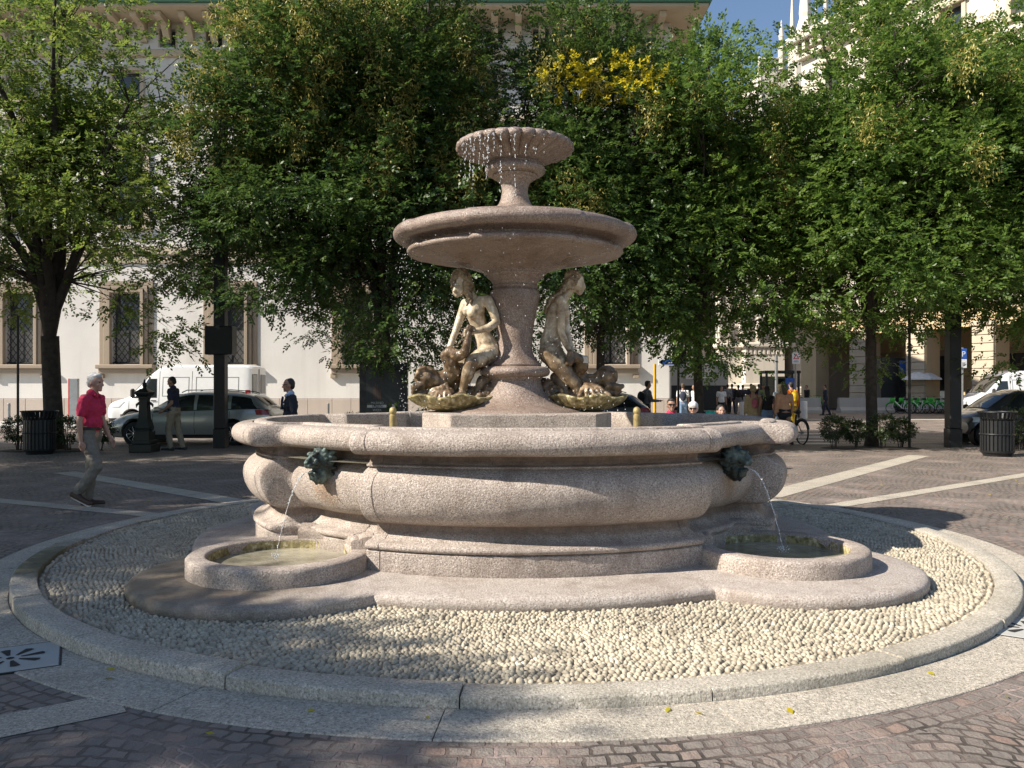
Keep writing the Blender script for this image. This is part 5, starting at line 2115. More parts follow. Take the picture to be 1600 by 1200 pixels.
lamp_post(345, 21.6, .29, 'square dark post with a grey box, in front of the silver car', 9.2, 2.45)
lamp_post(1489, 21.8, .31, 'square dark post between the thin pole and the right edge car', 9.4, None)
pole('sign_pole', 'thin dark pole standing in shrubs at far left', 28, 20.6, .03, 3.4, 'iron_dark')
pole('sign_pole', 'thin dark pole at the right end of the shrub bed', 1421, 21.4, .035, 3.6, 'iron_dark')
pole('sign_pole', 'thin dark pole under the dark box sign, left of the slim tree', 1060, 24, .035, 2.3, 'iron_dark')


def waste_bin(px, d, label, h=1.02, r=.36):
    t = thing('waste_bin', label, 'bin', (gx(px, d), d, 0), 0, 'dark slatted litter bins')
    mb = MB()
    n = 26
    for k in range(n):
        a = 2 * PI * k / n
        m = Matrix.Rotation(a, 4, 'Z')
        mb.box(r * .93, r * .97, -.028, .028, .12, h - .2, .006, m)
        x1 = r * .95
        mb.add([m @ Vector(p) for p in ((x1, -.028, h - .2), (x1, .028, h - .2), (r * 1.1, .028, h), (r * 1.1, -.028, h))], [(0, 1, 2, 3), (3, 2, 1, 0)])
    mb.build('slats', 'bin_metal', t, smooth=None, fix=False)
    MB().lathe([(r * .86, .1), (r * .88, .12), (r * .88, h - .15), (r * .86, h - .15)], 32).build('liner', 'plastic_black', t)
    MB().lathe([(r * .8, 0), (r * .84, .05), (r * .98, .09), (r, .13), (r * .9, .13)], 32).build('foot', 'bin_metal', t)
    rim = MB()
    for rr_, z in ((r * 1.1, h), (r * .99, h * .5)):
        rim.tube([(rr_ * math.cos(2 * PI * k / 32), rr_ * math.sin(2 * PI * k / 32), z) for k in range(33)], .018, 6, False)
    rim.build('rim', 'bin_metal', t)


waste_bin(62, 19.6, 'dark slatted litter bin at left, under the airy tree')
waste_bin(1558, 19.0, 'dark slatted litter bin at right, in front of the small dark car')


def drinking_fountain():
    t = thing('drinking_fountain', 'dark cast iron drinking fountain with finial in front of the silver car', 'drinking fountain', (gx(226, 20.2), 20.2, 0))
    t.scale = (.76, .76, 1.0)
    MB().box(-.36, .36, -.36, .36, 0, .2, .02).box(-.3, .3, -.3, .3, .2, .3, .02).build('plinth', 'iron_green', t)
    b = MB()

    def sq(prof):
        rows = []
        for h, z in prof:
            rows.append([(h, -h, z), (h, h, z), (-h, h, z), (-h, -h, z), (h, -h, z)])
        b.grid(rows)
    sq([(.24, .3), (.24, .5), (.2, .54), (.22, .6), (.19, .7), (.155, .8), (.14, .86), (.125, 1.3), (.14, 1.32), (.14, 1.36), (.2, 1.4), (.23, 1.45), (.23, 1.48), (.16, 1.52), (.1, 1.56)])
    b.build('column', 'iron_green', t, smooth=20)
    MB().lathe([(.1, 1.54), (.06, 1.58), (.05, 1.6), (.075, 1.64), (.06, 1.69), (.025, 1.72), (.035, 1.74), (.03, 1.77), (.002, 1.8)], 16).build('finial', 'iron_green', t)
    for s in (-1, 1):
        o = Org()
        o.chain(((s * .13, 0, 1.18), .04), ((s * .2, 0, 1.2), .035), ((s * .26, 0, 1.15), .03), ((s * .27, 0, 1.1), .015)).ell((s * .25, 0, 1.17), (.04, .035, .03))
        o.chain(((s * .17, 0, .62), .05), ((s * .24, 0, .55), .03), ((s * .2, 0, .48), .04))
        o.build('spout', 'iron_green', t, voxel=.012, smooth=1)


drinking_fountain()


def poster_stand():
    d = 20.6
    x = gx(600, d)
    t = thing('poster_stand', 'tall dark advertising stand with a green week poster behind the left statue', 'advertising stand', (x, d, 0))
    h = 2.22
    w_ = .6
    MB().box(-w_, w_, -.12, .12, .05, h, .02).box(-w_ + .1, w_ - .1, -.1, .1, 0, .05).build('frame', 'iron_dark', t)
    p = MB().box(-w_ + .17, w_ - .17, -.128, -.11, .3, h - .2).build('poster', 'poster_dark', t)
    # a sketch of leaves and a tower on the dark sheet
    a = MB()
    rr = random.Random(4)
    for k in range(60):
        cx, cz = rr.uniform(-.4, .4), rr.uniform(.4, 1.25)
        s = rr.uniform(.02, .05)
        a.add([(cx - s, -.1295, cz), (cx, -.1295, cz + s), (cx + s, -.1295, cz), (cx, -.1295, cz - s)], [(0, 1, 2, 3)])
    a.build('poster_leaves', 'leaves_dark', p, smooth=None, fix=False)
    b = MB()
    for k in range(5):
        b.box(-.24 + k * .04, -.215 + k * .04, -.1295, -.128, 1.3, 1.62 + .09 * math.sin(k * 1.3))
    b.build('poster_tower', 'leather_brown', p, smooth=None)
    MB().box(-.4, .08, -.1292, -.128, 1.085, 1.155).build('poster_bar', 'ink_grey', p, smooth=None)
    for txt, z, m in (('MILANO', 1.175, 'ink_grey'), ('GREEN', 1.095, 'poster_dark'), ('WEEK', .995, 'ink_grey')):
        text_mesh(txt, .085, m, 'lettering', p, Matrix.Translation((-.15, -.131, z)) @ Matrix.Rotation(R(90), 4, 'X'), .0008)
    MB().box(.22, .3, -.1292, -.128, 1.0, 1.17).build('poster_mark', 'ink_grey', p, smooth=None)


poster_stand()


def bollard(px, d, h, r, label, mat='bollard_white', grp='thick white stone bollards'):
    o = MB().lathe([(r, 0), (r, h - .04), (r * .96, h - .015), (r * .85, h), (.001, h)], 24).build('bollard', mat)
    o.location = (gx(px, d), d, 0)
    tag(o, label, 'bollard', grp)


bollard(1161, 41, .88, .17, 'white bollard left of the woman in beige')
bollard(1256, 42, .9, .17, 'white bollard just right of the woman in the peach top')
bollard(1505, 41, .92, .18, 'white bollard between the square post and the cargo van')
bollard(513, 33.5, .95, .05, 'slim grey metal bollard before the palace plinth, beside the suited man', 'steel_grey', 'slim metal bollards')
bollard(14, 33.5, .95, .06, 'slim grey metal bollard at far left before the palace plinth', 'steel_grey', 'slim metal bollards')


def barrier(px0, px1, d, label):
    x0, x1 = gx(px0, d), gx(px1, d)
    n = MB().prism([(-.4, 0), (.4, 0), (.4, .16), (.2, .36), (.13, .95), (-.13, .95), (-.2, .36), (-.4, .16)], x0, x1, Matrix(((0, 0, 1, 0), (1, 0, 0, 0), (0, 1, 0, 0), (0, 0, 0, 1))))
    o = n.build('concrete_barrier', 'concrete', None, smooth=None)
    for v in o.data.vertices:
        v.co.x -= (x0 + x1) / 2
    o.location = ((x0 + x1) / 2, d, 0)
    tag(o, label, 'barrier', 'concrete barriers across the street')


barrier(1310, 1352, 52, 'grey concrete barrier behind the trunk in the shrub bed, left block')
barrier(1353, 1394, 52, 'grey concrete barrier behind the trunk in the shrub bed, right block')
barrier(1238, 1281, 52, 'grey concrete barrier behind the woman in the peach top')


def signs():
    d = 31
    t = thing('direction_sign', 'blue and white arrow sign on a thin grey pole at the palace corner', 'sign', (gx(1047, d), d, 0))
    MB().tube([(0, 0, 0), (0, 0, 3.6)], .045, 10).build('pole', 'steel_grey', t)
    z0, z1 = 2.42, 2.68
    p = MB().box(-.46, .46, -.07, -.05, z0, z1, .01).build('panel', 'sign_white', t, smooth=None)
    MB().box(-.3, .44, -.076, -.07, z0 + .04, z1 - .04).add([(-.3, -.073, z0 + .02), (-.3, -.073, z1 - .02), (-.44, -.073, (z0 + z1) / 2)], [(0, 1, 2), (2, 1, 0)]).build('arrow', 'sign_blue', p, smooth=None, fix=False)
    MB().box(-.1, .3, -.079, -.076, z0 + .1, z1 - .14).build('arrow_bar', 'sign_white', p, smooth=None)
    pole('yellow_pole', 'thin yellow pole in front of the palace corner', 1023, 30, .055, 2.45, 'pole_yellow')
    t = thing('box_sign', 'dark rectangular sign seen from behind above the seated people', 'sign', (gx(1062, 24), 24.1, 0))
    MB().box(-.2, .22, -.03, .03, 2.28, 2.75, .01).tube([(0, .06, 0), (0, .06, 2.7)], .03, 8).build('panel', 'iron_dark', t)
    d = 40
    t = thing('warning_sign', 'white sign with a red warning triangle on a grey pole by the bus shelter', 'sign', (gx(1243, d), d, 0))
    MB().tube([(0, 0, 0), (0, 0, 3.6)], .05, 10).build('pole', 'steel_grey', t)
    p = MB().box(-.19, .19, -.09, -.06, 2.75, 3.3, .01).build('panel', 'sign_white', t, smooth=None)
    MB().add([(-.15, -.094, 2.98), (.15, -.094, 2.98), (0, -.094, 3.25)], [(0, 1, 2)]).build('triangle', 'sign_red', p, smooth=None, fix=False)
    MB().add([(-.08, -.097, 3.02), (.08, -.097, 3.02), (0, -.097, 3.17)], [(0, 1, 2)]).build('triangle_field', 'sign_white', p, smooth=None, fix=False)
    MB().box(-.14, .14, -.095, -.09, 2.83, 2.86).box(-.1, .1, -.095, -.09, 2.88, 2.91).build('text_bar', 'ink_grey', p, smooth=None)
    pole('signal_pole', 'pale grey pole right beside the three women walking away', 1213, 33, .06, 2.9, 'steel_grey')
    d = 36
    t = thing('parking_sign', 'blue parking sign with white plate on a pole behind the square post at right', 'sign', (gx(1504, d), d, 0))
    MB().tube([(0, 0, 0), (0, 0, 3.35)], .04, 10).build('pole', 'steel_grey', t)
    p = MB().box(-.15, .15, -.08, -.05, 2.85, 3.3, .01).build('panel', 'sign_blue', t, smooth=None)
    text_mesh('P', .34, 'sign_white', 'lettering', p, Matrix.Translation((0, -.083, 2.95)) @ Matrix.Rotation(R(90), 4, 'X'), .001)
    q = MB().box(-.15, .15, -.08, -.05, 2.45, 2.83, .01).build('plate', 'sign_white', t, smooth=None)
    MB().box(-.07, .07, -.085, -.08, 2.55, 2.7).build('plate_symbol', 'ink_grey', q, smooth=None)
    d = 33
    t = thing('info_totem', 'grey information stele with red edge against the palace wall, above the man in red', 'sign', (gx(116, d), d, 0))
    MB().box(-.17, .17, -.08, .08, 0, 1.95, .01).build('panel', 'steel_grey', t, smooth=None)
    MB().box(-.2, -.172, -.085, .085, 0, 1.95).build('edge_strip', 'sign_red', t, smooth=None)
    t = thing('bus_shelter', 'dark glazed bus shelter in front of the cathedral', 'bus shelter', (gx(1218, 44), 44, 0))
    MB().box(-.95, .95, -.6, .6, 2.35, 2.5, .03).build('roof', 'iron_dark', t)
    for x in (-.85, .85):
        for y in (-.5, .5):
            MB().box(x - .05, x + .05, y - .05, y + .05, 0, 2.35).build('post', 'iron_dark', t)
    MB().box(-.8, .8, .47, .5, .3, 2.2).build('pane', 'window_glass', t)
    MB().box(.15, .75, -.5, -.42, .5, 2.1, .02).build('advert_panel', 'sign_blue', t)
    t = thing('hoarding', 'white banner on a grey works hoarding at the palace corner', 'hoarding', (gx(1085, 58), 58, 0))
    MB().box(-2.0, 2.4, 0, .1, 0, 3.4).build('panel', 'concrete', t)
    b = MB().box(-.6, 1.3, -.05, -.005, 2.2, 3.3).build('banner', 'canvas', t)
    text_mesh('ASCOLTI', .34, 'ink_grey', 'lettering', b, Matrix.Translation((.35, -.055, 2.75)) @ Matrix.Rotation(R(90), 4, 'X'), .001)
    MB().box(-2.0, 2.4, -.04, -.003, 0, 1.75).build('dark_panel', 'iron_dark', t)
    t = thing('parasol', 'white market parasol over the hire bikes at right', 'parasol', (gx(1440, 53), 53, 0))
    MB().lathe([(1.25, 2.1), (1.2, 2.2), (.6, 2.55), (.02, 2.75), (.02, 2.7), (.6, 2.48), (1.25, 2.1)], 8, caps=False).build('canopy', 'canvas', t, smooth=20)
    MB().tube([(0, 0, 0), (0, 0, 2.7)], .03, 8).build('pole', 'steel_grey', t)
    t = thing('shop_kiosk', 'dark shop window with blue top beside the tree in the shrub bed', 'kiosk', (gx(1397, 55), 55, 0))
    MB().box(-1.1, 1.1, -.5, .5, 0, 3.6, .03).build('frame', 'iron_dark', t)
    MB().box(.1, 1.0, -.53, -.5, .4, 3.4).build('pane', 'window_glass', t)
    MB().box(.1, 1.0, -.56, -.53, 2.6, 3.4).build('sign_panel', 'sign_blue', t)


signs()


def drain(px, py, label, rz=0.0):
    x, d = gp(px, py)
    t = thing('drain_cover', label, 'drain', (x, d, 0.004), rz, 'sunburst drain covers beside the kerb')
    MB().box(-.25, .25, -.25, .25, -.02, .008, .003).build('plate', 'concrete', t, smooth=None)
    MB().box(-.264, -.251, -.264, .264, -.02, .006).box(.251, .264, -.264, .264, -.02, .006).box(-.25, .25, -.264, -.251, -.02, .006).box(-.25, .25, .251, .264, -.02, .006).build('frame', 'iron_dark', t, smooth=None)
    s = MB()
    for k in range(8):
        m = Matrix.Rotation(k * PI / 4 + .2, 4, 'Z')
        s.add([m @ Vector(p) for p in ((.055, -.008, .0105), (.17, -.026, .0105), (.18, 0, .0105), (.17, .026, .0105), (.055, .008, .0105))], [(0, 1, 2, 3, 4)])
    s.lathe([(.001, .0105), (.022, .0105)], 10, caps=False)
    s.build('slots', 'interior_dark', t, smooth=None, fix=False)


drain(16, 1032, 'square stone drain cover with radiating slots at the left of the kerb', R(28))
drain(1608, 985, 'square stone drain cover with radiating slots at the right edge by the kerb', R(-35))
# crossing stripes on the road at right
for k in range(4):
    a, b = gp(1215, 678 + k * 5.2), gp(1300, 677 + k * 5.2)
    o = MB().box(0, b[0] - a[0], -.16, .16, 0, .004).build('road_stripe', 'bollard_white', None, smooth=None)
    o.location = (a[0], a[1], .004)
    tag(o, kind='structure')
a, b = gp(1230, 656), gp(1600, 653)
o = MB().box(0, 24, -.4, .4, 0, .02).build('pavement_edge', 'grey_granite', None, smooth=None)
o.location = (a[0], a[1], .004)
tag(o, kind='structure')
o = MB().box(-40, gx(1048, 34) + 2, 31.5, 36, 0, .12).build('pavement', 'concrete', None, smooth=None)
tag(o, kind='structure')
# ------------------------------------------------------------------ people (local frame: facing +x, right hand towards -y)
def person(label, X, Y, rz, H=1.75, legL=(10, 5), legR=(-12, 8), armL=(5, 8, 12), armR=(-5, 8, 12), lean=2, head=(0, 0), top='cloth_white', sleeve='short', bottom='cloth_jeans',
           legs='long', shoes='leather_black', hair='hair_dark', hairstyle='short', skin='skin', hi=False, sit=None, extra=None, group=None, wide=1.0, collar=None, tuck=False):
    t = thing('person', label, 'person', (X, Y, 0), R(rz), group)
    s = H / 1.75
    vx = (.011 if hi else .02)
    Rl = Matrix.Rotation(R(lean), 3, 'Y')

    def leg(side, sw, kn):
        y = side * .09
        hip = Vector((0, y, .91))
        a = R(sw)
        knee = hip + Vector((math.sin(a), 0, -math.cos(a))) * .43
        b = R(sw - kn)
        ank = knee + Vector((math.sin(b), side * .005, -math.cos(b))) * .42
        foot = R(max(-60, min(8, (sw - kn) * .75)) if kn > 30 else 0) if sit is None else 0
        toe = ank + Vector((math.cos(foot) * .19, side * .025, math.sin(foot) * .19 - .055))
        heel = ank + Vector((-.055 * math.cos(foot) - .03 * math.sin(-foot), 0, -.055 + .05 * math.sin(-foot)))
        return hip, knee, ank, heel, toe
    LL, LR = leg(1, *legL), leg(-1, *legR)
    low = min(p.z for L in (LL, LR) for p in L[2:]) - .03
    base = Vector((0, 0, -low)) if sit is None else Vector((0, 0, sit - .80))
    HP = Vector((0, 0, .92))

    def P(x, y, z):
        v = Vector((x, y * wide, z)) - HP
        return (HP + Rl @ v + base) * s

    def Lg(v):
        return (v + base) * s

    def arm(side, sw, out, el):
        sh = Vector((0, side * .185 * wide, 1.40))
        a, o = R(sw), R(out)
        d1 = Vector((math.sin(a) * math.cos(o), side * math.sin(o), -math.cos(a) * math.cos(o)))
        elb = sh + d1 * .29
        b = R(sw + el)
        d2 = Vector((math.sin(b) * math.cos(o * .3), side * math.sin(o * .3) - side * .15 * math.sin(R(el)), -math.cos(b) * math.cos(o * .3))).normalized()
        wr = elb + d2 * .25
        f = lambda v: (HP + Rl @ (v - HP) + base) * s
        return f(sh), f(elb), f(wr), (Rl @ d2)
    AL, AR = arm(1, *armL), arm(-1, *armR)
    # ---- body: one continuous skin
    g = Org()
    yaw, pit = R(head[0]), R(head[1])
    HC = P(.025, 0, 1.625)
    HM = Matrix.Rotation(yaw, 3, 'Z') @ Matrix.Rotation(pit, 3, 'Y')

    def Hd(x, y, z):
        return HC + (HM @ Vector((x, y, z))) * s
    er = (0, pit, yaw)
    g.ell(Hd(0, 0, .02), (.097 * s, .077 * s, .1 * s), er)
    g.ell(Hd(.04, 0, -.05), (.055 * s, .055 * s, .062 * s), er)
    if hi:
        g.cap(Hd(.092, 0, .01), .01 * s, Hd(.112, 0, -.03), .015 * s)
        g.ell(Hd(.088, 0, -.068), (.016 * s, .026 * s, .012 * s), er)
        g.ell(Hd(.078, 0, -.098), (.024 * s, .028 * s, .02 * s), er)
        g.cap(Hd(.085, -.04, .028), .012 * s, Hd(.085, .04, .028), .012 * s)
        for k in (-1, 1):
            g.ell(Hd(-.005, .078 * k, -.015), (.022 * s, .012 * s, .034 * s), er)
            g.ell(Hd(.068, .04 * k, -.03), (.025 * s, .022 * s, .024 * s), er)
    else:
        g.cap(Hd(.09, 0, .0), .012 * s, Hd(.104, 0, -.03), .016 * s)
    g.cap(P(0, 0, 1.43), .06 * s, HC + Vector((-.005, 0, -.07 * s)), .052 * s)
    g.cap(P(-.005, -.14, 1.395), .062 * s, P(-.005, .14, 1.395), .062 * s)
    g.ell(P(.005, 0, 1.27), (.118 * s, .165 * s * wide, .17 * s), (0, R(lean), 0))
    g.ell(P(.01, 0, 1.08), (.105 * s, .14 * s * wide, .14 * s))
    g.ell(P(-.005, 0, .95), (.118 * s, .158 * s * wide, .12 * s))
    for sh, el, wr, dr in (AL, AR):
        g.chain((sh, .054 * s), (sh.lerp(el, .5), .047 * s), (el, .039 * s), (el.lerp(wr, .35), .04 * s), (wr, .026 * s))
        hand = wr + dr * .05 * s
        g.ell(hand, (.024 * s, .036 * s, .046 * s), (0, math.atan2(-dr.x, -dr.z) if False else 0, 0))
        sd = 1 if sh.y > 0 else -1
        fw = Vector((.8, -.2 * sd, 0)).normalized()
        for k in range(4):
            b = hand + Vector((-.024 + .016 * k, 0, 0)) * s + dr * .032 * s
            L = (.062, .075, .07, .055)[k] * s
            m = b + dr * L * .55 + Vector((.006, -.008 * sd, 0)) * s
            g.chain((b, .010 * s), (m, .0095 * s), (m + (dr * .8 + Vector((.15, -.45 * sd, 0))).normalized() * L * .5, .008 * s))
        b = hand + Vector((.026, 0, .015)) * s
        g.chain((b, .012 * s), (b + (dr * .7 + Vector((.6, -.2 * sd, 0))).normalized() * .036 * s, .011 * s), (b + (dr * .95 + Vector((.25, -.3 * sd, 0))).normalized() * .066 * s, .009 * s))
    for hip, kn, an, he, to in (LL, LR):
        g.chain((Lg(hip), .085 * s), (Lg(hip.lerp(kn, .5)), .073 * s), (Lg(kn), .052 * s), (Lg(kn.lerp(an, .3)), .054 * s), (Lg(an), .034 * s))
        g.cap(Lg(he), .03 * s, Lg(to), .025 * s)
    g.build('body', skin, t, voxel=vx, smooth=2)
    # ---- clothes
    if top:
        c = Org()
        gr = .012
        c.cap(P(-.005, -.14, 1.39), (.062 + gr) * s, P(-.005, .14, 1.39), (.062 + gr) * s)
        c.ell(P(.005, 0, 1.27), ((.118 + gr) * s, (.165 + gr) * s * wide, .17 * s), (0, R(lean), 0))
        c.ell(P(.012, 0, 1.09), ((.118 + gr) * s, (.15 + gr) * s * wide, .15 * s))
        c.cap(P(.0, -.05 * wide, 1.06 if tuck else 1.02), (.1 if tuck else .118) * s, P(.0, .05 * wide, 1.06 if tuck else 1.02), (.1 if tuck else .118) * s)
        if not tuck:
            c.cap(P(.005, -.06 * wide, .95), .122 * s, P(.005, .06 * wide, .95), .122 * s)
        if sleeve == 'jacket':
            c.cap(P(-.005, -.075 * wide, .9), .12 * s, P(-.005, .075 * wide, .9), .12 * s)
            c.cap(P(-.01, -.075 * wide, .82), .11 * s, P(-.01, .075 * wide, .82), .11 * s)
        for sh, el, wr, dr in (AL, AR):
            if sleeve == 'short':
                c.cap(sh, .07 * s, sh.lerp(el, .62), .064 * s)
            elif sleeve in ('long', 'jacket'):
                c.chain((sh, .07 * s), (el, .056 * s), (wr.lerp(el, .05), .041 * s))
        c.build('shirt' if sleeve != 'jacket' else 'jacket', top, t, voxel=vx, smooth=2, disp=(.03, .055) if hi else None)
        if collar:
            k = Org()
            k.cap(P(.0, -.025, 1.475), .066 * s, P(.0, .025, 1.475), .066 * s).cap(P(.09, -.04, 1.435), .018 * s, P(.07, -.06, 1.46), .016 * s).cap(P(.09, .04, 1.435), .018 * s, P(.07, .06, 1.46), .016 * s)
            k.build('collar', collar, t, voxel=vx, smooth=1)
    if legs in ('long', 'short'):
        c = Org()
        c.cap(P(-.005, -.065 * wide, .97), .115 * s, P(-.005, .065 * wide, .97), .115 * s)
        c.cap(P(-.01, -.075 * wide, .90), .115 * s, P(-.01, .075 * wide, .90), .115 * s)
        for hip, kn, an, he, to in (LL, LR):
            if legs == 'long':
                c.chain((Lg(hip), .1 * s), (Lg(hip.lerp(kn, .5)), .09 * s), (Lg(kn), .073 * s), (Lg(kn.lerp(an, .5)), .07 * s), (Lg(kn.lerp(an, .97)), .062 * s))
            else:
                c.chain((Lg(hip), .1 * s), (Lg(hip.lerp(kn, .75)), .092 * s))
        c.build('trousers', bottom, t, voxel=vx, smooth=2, disp=(.034, .075) if hi else None)
        if tuck:
            b = MB()
            b.lathe([(.9, 0), (1.02, .0), (1.02, .04), (.9, .04)], 24, caps=False)
            b.v = [P(v.x * .128, v.y * .185 / max(wide, .01) * wide, 1.0 + v.z) for v in b.v]
            b.build('belt', 'leather_black', t)
    elif legs == 'skirt':
        c = Org()
        c.cap(P(-.005, -.065, .97), .115 * s, P(-.005, .065, .97), .115 * s)
        c.cap(Lg(Vector((0, -.08, .85))), .12 * s, Lg(Vector((0, .08, .85))), .12 * s)
        c.cap(Lg(Vector((0, -.1, .6))), .14 * s, Lg(Vector((0, .1, .6))), .14 * s)
        c.build('skirt', bottom, t, voxel=vx, smooth=2)
    for hip, kn, an, he, to in (LL, LR):
        c = Org()
        c.cap(Lg(he), .042 * s, Lg(to), .036 * s)
        c.cap(Lg(an + (he - an) * .4), .045 * s, Lg(he.lerp(to, .45)) + Vector((0, 0, .012 * s)), .038 * s)
        so_ = c.build('shoe', shoes, t, voxel=vx, smooth=1)
        if hi:
            k = Org()
            off = Vector((0, 0, -.03 * s))
            k.cap(Lg(he) + off, .028 * s, Lg(to) + off, .026 * s, flat=1)
            k.build('sole', 'sole_white', so_, voxel=vx, smooth=0)
    # ---- hair
    if hair:
        c = Org()
        if hairstyle == 'short':
            c.ell(Hd(-.022, 0, .043), (.088 * s, .082 * s, .09 * s), er)
            c.ell(Hd(-.055, 0, -.005), (.05 * s, .075 * s, .075 * s), er)
            c.ell(Hd(.03, 0, .092), (.055 * s, .06 * s, .035 * s), er)
        elif hairstyle == 'cropped':
            c.ell(Hd(-.02, 0, .032), (.087 * s, .079 * s, .094 * s), er)
            c.ell(Hd(-.05, 0, -.01), (.05 * s, .073 * s, .07 * s), er)
        elif hairstyle == 'curly':
            c.ell(Hd(-.01, 0, .06), (.11 * s, .1 * s, .085 * s), er)
            c.ell(Hd(-.05, 0, -.0), (.07 * s, .1 * s, .1 * s), er)
        else:
            c.ell(Hd(-.018, 0, .04), (.1 * s, .09 * s, .095 * s), er)
            c.chain((Hd(-.05, 0, .0), .085 * s), (Hd(-.075, 0, -.12), .08 * s), (Hd(-.085, 0, -.25 if hairstyle == 'long' else -.16), .06 * s))
        c.build('hair', hair, t, voxel=vx, smooth=1, disp=(.012, .03))
    if hi:
        e = MB()
        for k in (-1, 1):
            m = Matrix.Translation(Hd(.083, .033 * k, .006))
            e.lathe([(.001, -.008 * s), (.009 * s, -.004 * s), (.01 * s, 0), (.009 * s, .004 * s), (.001, .008 * s)], 10)
            e.v[-50:] = [m @ v for v in e.v[-50:]]
        e.build('eyes', 'eye_dark', t)
    if extra:
        extra(t, P, Lg, Hd, AL, AR, s, vx)
    return t


def specs(mat='eye_dark', dark=False):
    def f(t, P, Lg, Hd, AL, AR, s, vx):
        m = MB()
        for k in (-1, 1):
            if dark:
                m.box(-.006, .006, -.026, .026, -.018, .02, .005, Matrix.Translation(Hd(.105, .035 * k, .008)))
            m.tube([Hd(.105, .06 * k, .012), Hd(.02, .082 * k, .01)], .004, 5)
        m.tube([Hd(.108, -.06, .015), Hd(.112, 0, .014), Hd(.108, .06, .015)], .004, 5)
        m.build('glasses', mat, t)
    return f


def phone(t, P, Lg, Hd, AL, AR, s, vx):
    c = AR[2] + AR[3] * .09
    MB().box(-.035, .035, -.006, .006, -.07, .07, .005, Matrix.Translation(c)).build('phone', 'plastic_black', t)


def backpack(mat, big=True):
    def f(t, P, Lg, Hd, AL, AR, s, vx):
        o = Org()
        k = 1 if big else .6
        o.ell(P(-.2, 0, 1.22), (.11 * k, .15 * k, .2 * k)).cap(P(-.2, 0, 1.1), .1 * k, P(-.18, 0, 1.3), .09 * k)
        o.build('backpack', mat, t, voxel=vx, smooth=2)
        m = MB()
        for y in (-.1, .1):
            m.tube([P(-.13, y, 1.38), P(-.02, y, 1.475), P(.1, y, 1.4), P(.13, y, 1.2)], .018, 6)
        m.build('strap', mat, t)
    return f


def tie(t, P, Lg, Hd, AL, AR, s, vx):
    MB().add([P(.128, -.075, 1.42), P(.128, .075, 1.42), P(.15, 0, 1.16)], [(0, 1, 2), (2, 1, 0)]).build('shirt_front', 'cloth_lightblue', t, smooth=None, fix=False)
    MB().tube([P(.135, 0, 1.43), P(.152, 0, 1.36), P(.156, 0, 1.2)], [.018, .02, .028], 6).build('tie', 'cloth_navy', t)
    MB().box(-.004, .004, -.04, .04, -.012, .012, 0, Matrix.Translation(P(.142, .1, 1.3))).build('pocket_square', 'cloth_white', t)
    specs()(t, P, Lg, Hd, AL, AR, s, vx)


d = 10.95
person('grey haired man in a magenta polo and taupe trousers striding past the fountain', gx(140, d), d, 0, 1.76, legR=(20, 58), legL=(-3, 4), armR=(-6, 6, 14), armL=(8, 6, 20), lean=4, head=(-4, 4), top='cloth_red',
       sleeve='short', bottom='cloth_taupe', shoes='leather_brown', hair='hair_white', hairstyle='short', skin='skin', hi=True, collar='cloth_red', wide=1.06, tuck=True)
d = 20.7
person('bald man in a navy polo and khaki trousers walking beside the iron drinking fountain', gx(272, d), d, 180, 1.86, legL=(14, 22), legR=(-8, 8), armL=(-8, 6, 62), armR=(5, 6, 30), lean=2, head=(0, 16), top='cloth_navy', sleeve='short',
       bottom='cloth_khaki', shoes='leather_black', hair='hair_dark', hairstyle='cropped', skin='skin_tan', hi=True, collar='cloth_navy', extra=phone)
d = 14.3
person('man in a dark suit, pale blue shirt and tie, seen above the basin rim', gx(455, d), d, 205, 1.74, legL=(14, 10), legR=(-14, 10), armL=(-3, 5, 10), armR=(3, 5, 10), lean=1, head=(-15, 2), top='cloth_suit', sleeve='jacket',
       bottom='cloth_suit', shoes='leather_black', hair='hair_dark', hairstyle='cropped', skin='skin_tan', hi=True, collar='cloth_lightblue', extra=tie)
# three women walking away
WG = 'three women walking away beyond the fountain'
d = 23.5
person('woman in a beige dress carrying a small pink backpack', gx(1177, d), d, 86, 1.64, top='cloth_beige', sleeve='long', bottom='cloth_beige', hair='hair_blond', hairstyle='curly', skin='skin', extra=backpack('cloth_pink', False), group=WG, legL=(12, 5), legR=(-14, 8))
person('woman in a black sleeveless top and jeans with long dark hair', gx(1199, 23.2), 23.2, 90, 1.63, top='cloth_black', sleeve='none', bottom='cloth_jeans', hair='hair_dark', hairstyle='long', skin='skin_tan', group=WG, legL=(-12, 8), legR=(12, 5))
person('woman in a peach top and black skirt', gx(1226, 22.6), 22.6, 92, 1.70, top='cloth_peach', sleeve='long', bottom='cloth_black', legs='skirt', shoes='leather_black', hair='hair_brown', hairstyle='bun', skin='skin_tan', group=WG, legL=(14, 6), legR=(-14, 12), armR=(14, 14, 12))
